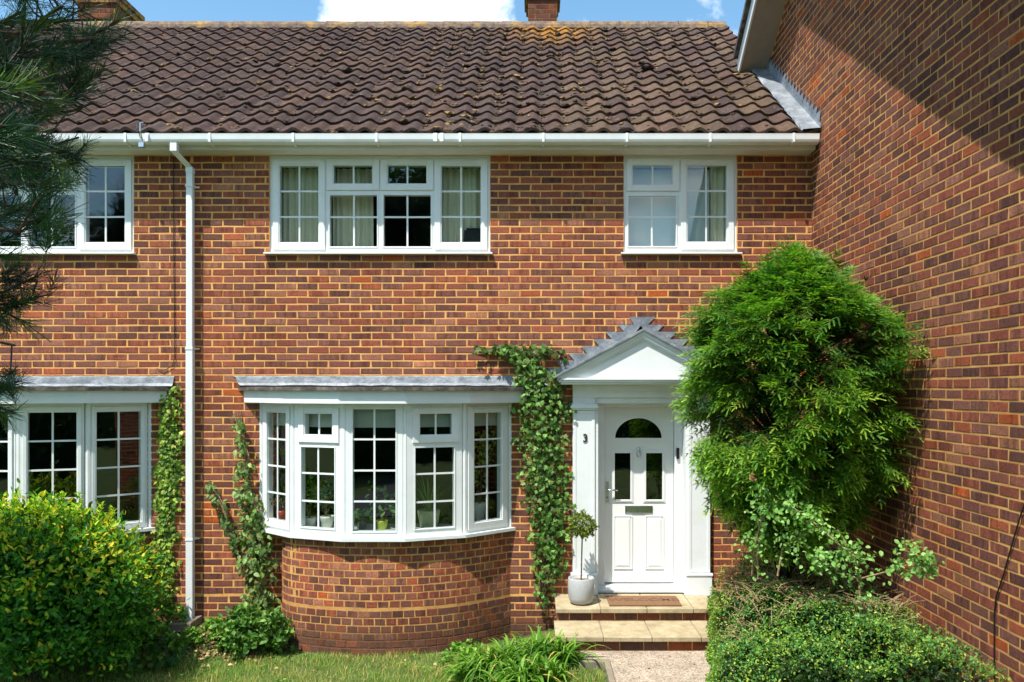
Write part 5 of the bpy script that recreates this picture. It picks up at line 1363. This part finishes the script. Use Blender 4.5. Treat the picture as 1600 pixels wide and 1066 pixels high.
# ---- plants standing on the bow window board
def sill_plant(px, py_top, py_bot, d, r, mat, label, kind, cols, nl=120, hgt=.3, sz=.05, spread=.1):
    c = W(px, py_bot, d); c.y += .13; c.x *= (c.y+D0)/d; ph = (py_bot-py_top)*d/F; z0 = 1.192
    o = empty('potted_plant', (c.x, c.y, z0), label, 'potted plant', None)
    MB().lathe((c.x, c.y, z0), [(0, 0), (r*.72, 0), (r*.95, ph*.8), (r, ph), (r*.9, ph), (r*.85, ph*.85), (0, ph*.85)], 22).build('pot', M[mat], o, smooth=True)
    if kind == 'strap':
        V = []; Fc = []; C = []
        for i in range(nl):
            a = random.uniform(0, 6.28); L = hgt*random.uniform(.7, 1.2); ot = random.uniform(.2, .9); dr = Vector((math.cos(a), math.sin(a)*.5, 0)); sd = Vector((-math.sin(a), math.cos(a), 0)); b0 = len(V); col = lin(random.choice(cols))
            for k in range(7):
                t = k/6; p = Vector((c.x, c.y, z0+ph*.85)) + dr*L*ot*t + Vector((0, 0, L*(1.3*t-.8*ot*t*t))); w_ = .006*(1-t*t)+.0005
                V += [tuple(p+sd*w_), tuple(p-sd*w_)]; C += [col, col]
                if k: Fc.append((b0+2*k-2, b0+2*k-1, b0+2*k+1, b0+2*k))
        np_mesh('foliage', V, Fc, M['leaf'], o, C)
    else:
        m = MB(); Pp = []
        for i in range(5):
            e = Vector((c.x+random.gauss(0, spread), c.y+abs(random.gauss(0, spread*.4)), z0+ph+hgt*random.uniform(.5, 1))); m.tube([(c.x, c.y, z0+ph*.8), Vector((c.x, c.y, z0+ph)).lerp(e, .5)+Vector((0, 0, .02)), e], [.005, .004, .002], 5)
            for _ in range(nl//5): Pp.append(tuple(e + Vector((max(-.11, min(.11, random.gauss(0, spread*.45))), max(-.05, min(.08, random.gauss(0, spread*.3))), random.gauss(-.02, hgt*.16)))))
        m.build('stem', M['bark'], o)
        Pp = np.array(Pp); k = len(Pp)
        scatter('foliage', *leaf_t(1, .5, .1, .15), Pp, rotmats(rng.normal(0, 1, (k, 3)), np.tile([0, -.6, .8], (k, 1))+rng.normal(0, .3, (k, 3))), rng.uniform(.7, 1.2, k)*sz, jit(cols, k), M['leaf'], o)
G1 = ['#4f8a2c', '#6ba83a', '#3a6e22', '#86bb50']
sill_plant(484, 811, 827, 8.45, .075, 'whitepot', 'bushy green plant in white pot behind the second light of the bow window', 'bush', G1, 420, .34, .04, .07)
sill_plant(511, 809, 827, 8.45, .075, 'whitepot', 'grey leaved plant in white pot, right of the bushy one in the bow window', 'bush', ['#7fa084', '#9ab59c', '#5f8a6a'], 200, .30, .045, .07)
sill_plant(597, 815, 829, 8.33, .06, 'yellowpot', 'leggy plant in lime green pot behind the middle light of the bow window', 'bush', G1, 90, .36, .065, .10)
sill_plant(566, 816, 829, 8.33, .05, 'bluepot', 'low plant in dark pot at the left of the middle light of the bow window', 'bush', G1, 90, .11, .055, .07)
sill_plant(670, 800, 828, 8.42, .12, 'greenpot', 'strap leaved plant in large sage green pot behind the fourth light of the bow window', 'strap', ['#5f9436', '#7fb04a', '#466f28'], 60, .34)
sill_plant(440, 800, 822, 8.62, .055, 'red', 'small plant in red pot behind the leftmost light of the bow window', 'bush', ['#7a2a34', '#5a7a3a'], 60, .15, .04, .05)
sill_plant(750, 780, 812, 8.72, .07, 'whitepot', 'tall leafy plant in white pot behind the rightmost light of the bow window', 'bush', ['#a4b83a', '#8fae3a', '#5f9436', '#c4cc58'], 320, .72, .05, .08)

# ------------------------------------------------------------------ the far side of the street (seen only as reflections in the glass)
def far_tree(x, y, h, r, label):
    o = empty('street_tree', (x, y, 0), label, 'tree', 'trees across the street')
    MB().tube([(x, y, -.1), (x+.1, y, h*.4), (x, y, h*.75)], [.22, .16, .06], 9).build('trunk', M['bark'], o)
    mb = MB().lathe((x, y, 0), [(.1, h*.32), (r*.6, h*.42), (r*.78, h*.6), (r*.6, h*.8), (.1, h*.93)], 14); rr2 = random.Random(4)
    mb.v = [(a+rr2.uniform(-.3, .3), b+rr2.uniform(-.3, .3), c+rr2.uniform(-.3, .3)) for a, b, c in mb.v]; mb.build('crown', M['fbody'], o)
    n = 15000; u_ = unit(n); Pp = np.array([x, y, h*.62]) + u_*np.array([r, r, h*.38])*rng.uniform(.5, 1.05, (n, 1))*(1+.2*np.sin(u_[:, :1]*6+u_[:, 2:]*5))
    scatter('foliage', *leaf_t(1, .7, .1, .1), Pp, rotmats(unit(n), unit(n)), rng.uniform(.12, .22, n), jit(['#2f5a20', '#3d6c28', '#4c7a30'], n), M['leaf'], o)
far_tree(-8.5, -22, 14, 3.6, 'broad tree across the street to the left'); far_tree(-2.6, -24, 15, 3.4, 'tall tree across the street near the middle'); far_tree(-19.0, -21, 8.5, 3.0, 'round tree far along the street to the left')
far_tree(4.0, -27, 5.4, 2.4, 'small tree across the street to the right')
fh = empty('reflection_hedge', (0, -18, 0), 'tall dark hedge added across the street to darken window reflections', 'hedge')  # invented hedge, keeps bright ground out of the pane reflections
MB().box(-70, 70, -18.3, -17.7, 0, 2.05).box(-70.5, -70, -18, 2, 0, 2.5).box(70, 70.5, -18, 2, 0, 2.5).build('hedge_body', M['fbody'], fh)
n = 24000; scatter('foliage', *leaf_t(1, .7, .1, .1), np.stack([rng.uniform(-22, 22, n), rng.normal(-18, .5, n), rng.uniform(0, 2.3, n)], 1), rotmats(unit(n), unit(n)), rng.uniform(.12, .2, n), jit(['#24461a', '#2f5522', '#3a6428'], n), M['leaf'], fh)
oh = empty('far_house', (12, -30, 0), 'plain brick house across the street to the right', 'house')
MB().box(7.5, 18, -36, -28, 0, 5.2).build('wall', M['brick'], oh); MB().prism([(-36.4, 5.2), (-32, 9), (-27.6, 5.2)], 7.2, 18.4, 'x').build('roof', M['felt'], oh)

# ------------------------------------------------------------------ world, sun, camera
EL, AZ = R(62.5), R(37)
src = Vector((-math.sin(AZ)*math.cos(EL), -math.cos(AZ)*math.cos(EL), math.sin(EL)))
w = bpy.data.worlds.new('World'); scn.world = w; w.use_nodes = True; N = w.node_tree.nodes; L = w.node_tree.links
bg = N['Background']; sky = N.new('ShaderNodeTexSky'); sky.sky_type = 'NISHITA'; sky.sun_disc = False; sky.sun_elevation = EL
sky.sun_rotation = math.atan2(src.x, src.y); sky.air_density = 1.1; sky.dust_density = .8; sky.ozone_density = 1.6
tcn = N.new('ShaderNodeTexCoord').outputs['Generated']
def cdir(px, py): return Vector(((px-VX)/F, 1, (VY-py)/F)).normalized()
def blob(px, py, rad, soft):
    d = N.new('ShaderNodeVectorMath'); d.operation = 'DISTANCE'; L.new(tcn, d.inputs[0]); d.inputs[1].default_value = cdir(px, py)
    m = N.new('ShaderNodeMapRange'); m.inputs['From Min'].default_value = rad+soft; m.inputs['From Max'].default_value = rad-soft; L.new(d.outputs['Value'], m.inputs['Value']); return m.outputs[0]
nz = noise(N, L, tcn, 16, 8, .62); nz2 = noise(N, L, vmul(N, L, tcn, (1, 1, 2.5)), 3.2, 7, .6)
b1 = math_(N, L, 'MAXIMUM', blob(590, 20, .055, .03), blob(690, 5, .065, .03)); b1 = math_(N, L, 'MAXIMUM', b1, math_(N, L, 'MULTIPLY', blob(640, -60, .10, .03), 1.0))
b2 = math_(N, L, 'MAXIMUM', math_(N, L, 'MULTIPLY', blob(1110, 15, .05, .045), .50), math_(N, L, 'MULTIPLY', blob(785, 38, .012, .014), .75)); b2 = math_(N, L, 'MAXIMUM', b2, math_(N, L, 'MULTIPLY', blob(915, 40, .018, .02), .6))
cm = math_(N, L, 'ADD', math_(N, L, 'MAXIMUM', b1, b2), math_(N, L, 'MULTIPLY', math_(N, L, 'SUBTRACT', nz, .5), 1.5))
cm = ramp(N, L, cm, [(.34, 0), (.82, 1)])
sepd = N.new('ShaderNodeSeparateXYZ'); L.new(tcn, sepd.inputs[0])
back = math_(N, L, 'LESS_THAN', sepd.outputs[1], .1)
cb_ = math_(N, L, 'MULTIPLY', ramp(N, L, nz2, [(.5, 0), (.62, .9)]), back)
cm = math_(N, L, 'MAXIMUM', cm, cb_)
cc_ = ramp(N, L, nz, [(.3, (6.3, 6.9, 7.6, 1)), (.6, (8.6, 8.8, 9.0, 1))])
skc = mix(N, L, 1.0, sky.outputs[0], (.80, 1.05, 1.06, 1), 'MULTIPLY')
L.new(mix(N, L, cm, skc, cc_), bg.inputs[0]); bg.inputs[1].default_value = .135
sun = bpy.data.lights.new('sun', 'SUN'); sun.energy = 4.6; sun.angle = R(.53); sun.color = (1, .955, .88)
so = bpy.data.objects.new('sun', sun); COL.objects.link(so); so.rotation_euler = src.to_track_quat('Z', 'Y').to_euler()
cam = bpy.data.cameras.new('camera'); co = bpy.data.objects.new('camera', cam); COL.objects.link(co); scn.camera = co
co.location = (0, -D0, CZ); co.rotation_euler = (R(90), 0, 0)
cam.sensor_width = 36; cam.lens = F/1600*36; cam.shift_x = (800-VX)/1600; cam.shift_y = (VY-533)/1600; cam.clip_start = .05; cam.clip_end = 2000
scn.render.resolution_x = 1024; scn.render.resolution_y = 682
vs = scn.view_settings; vs.view_transform = 'Standard'; vs.look = 'None'; vs.gamma = 1; vs.exposure = .74

scn.cycles.max_bounces = 6; scn.cycles.diffuse_bounces = 3; scn.cycles.transmission_bounces = 3; scn.cycles.glossy_bounces = 3
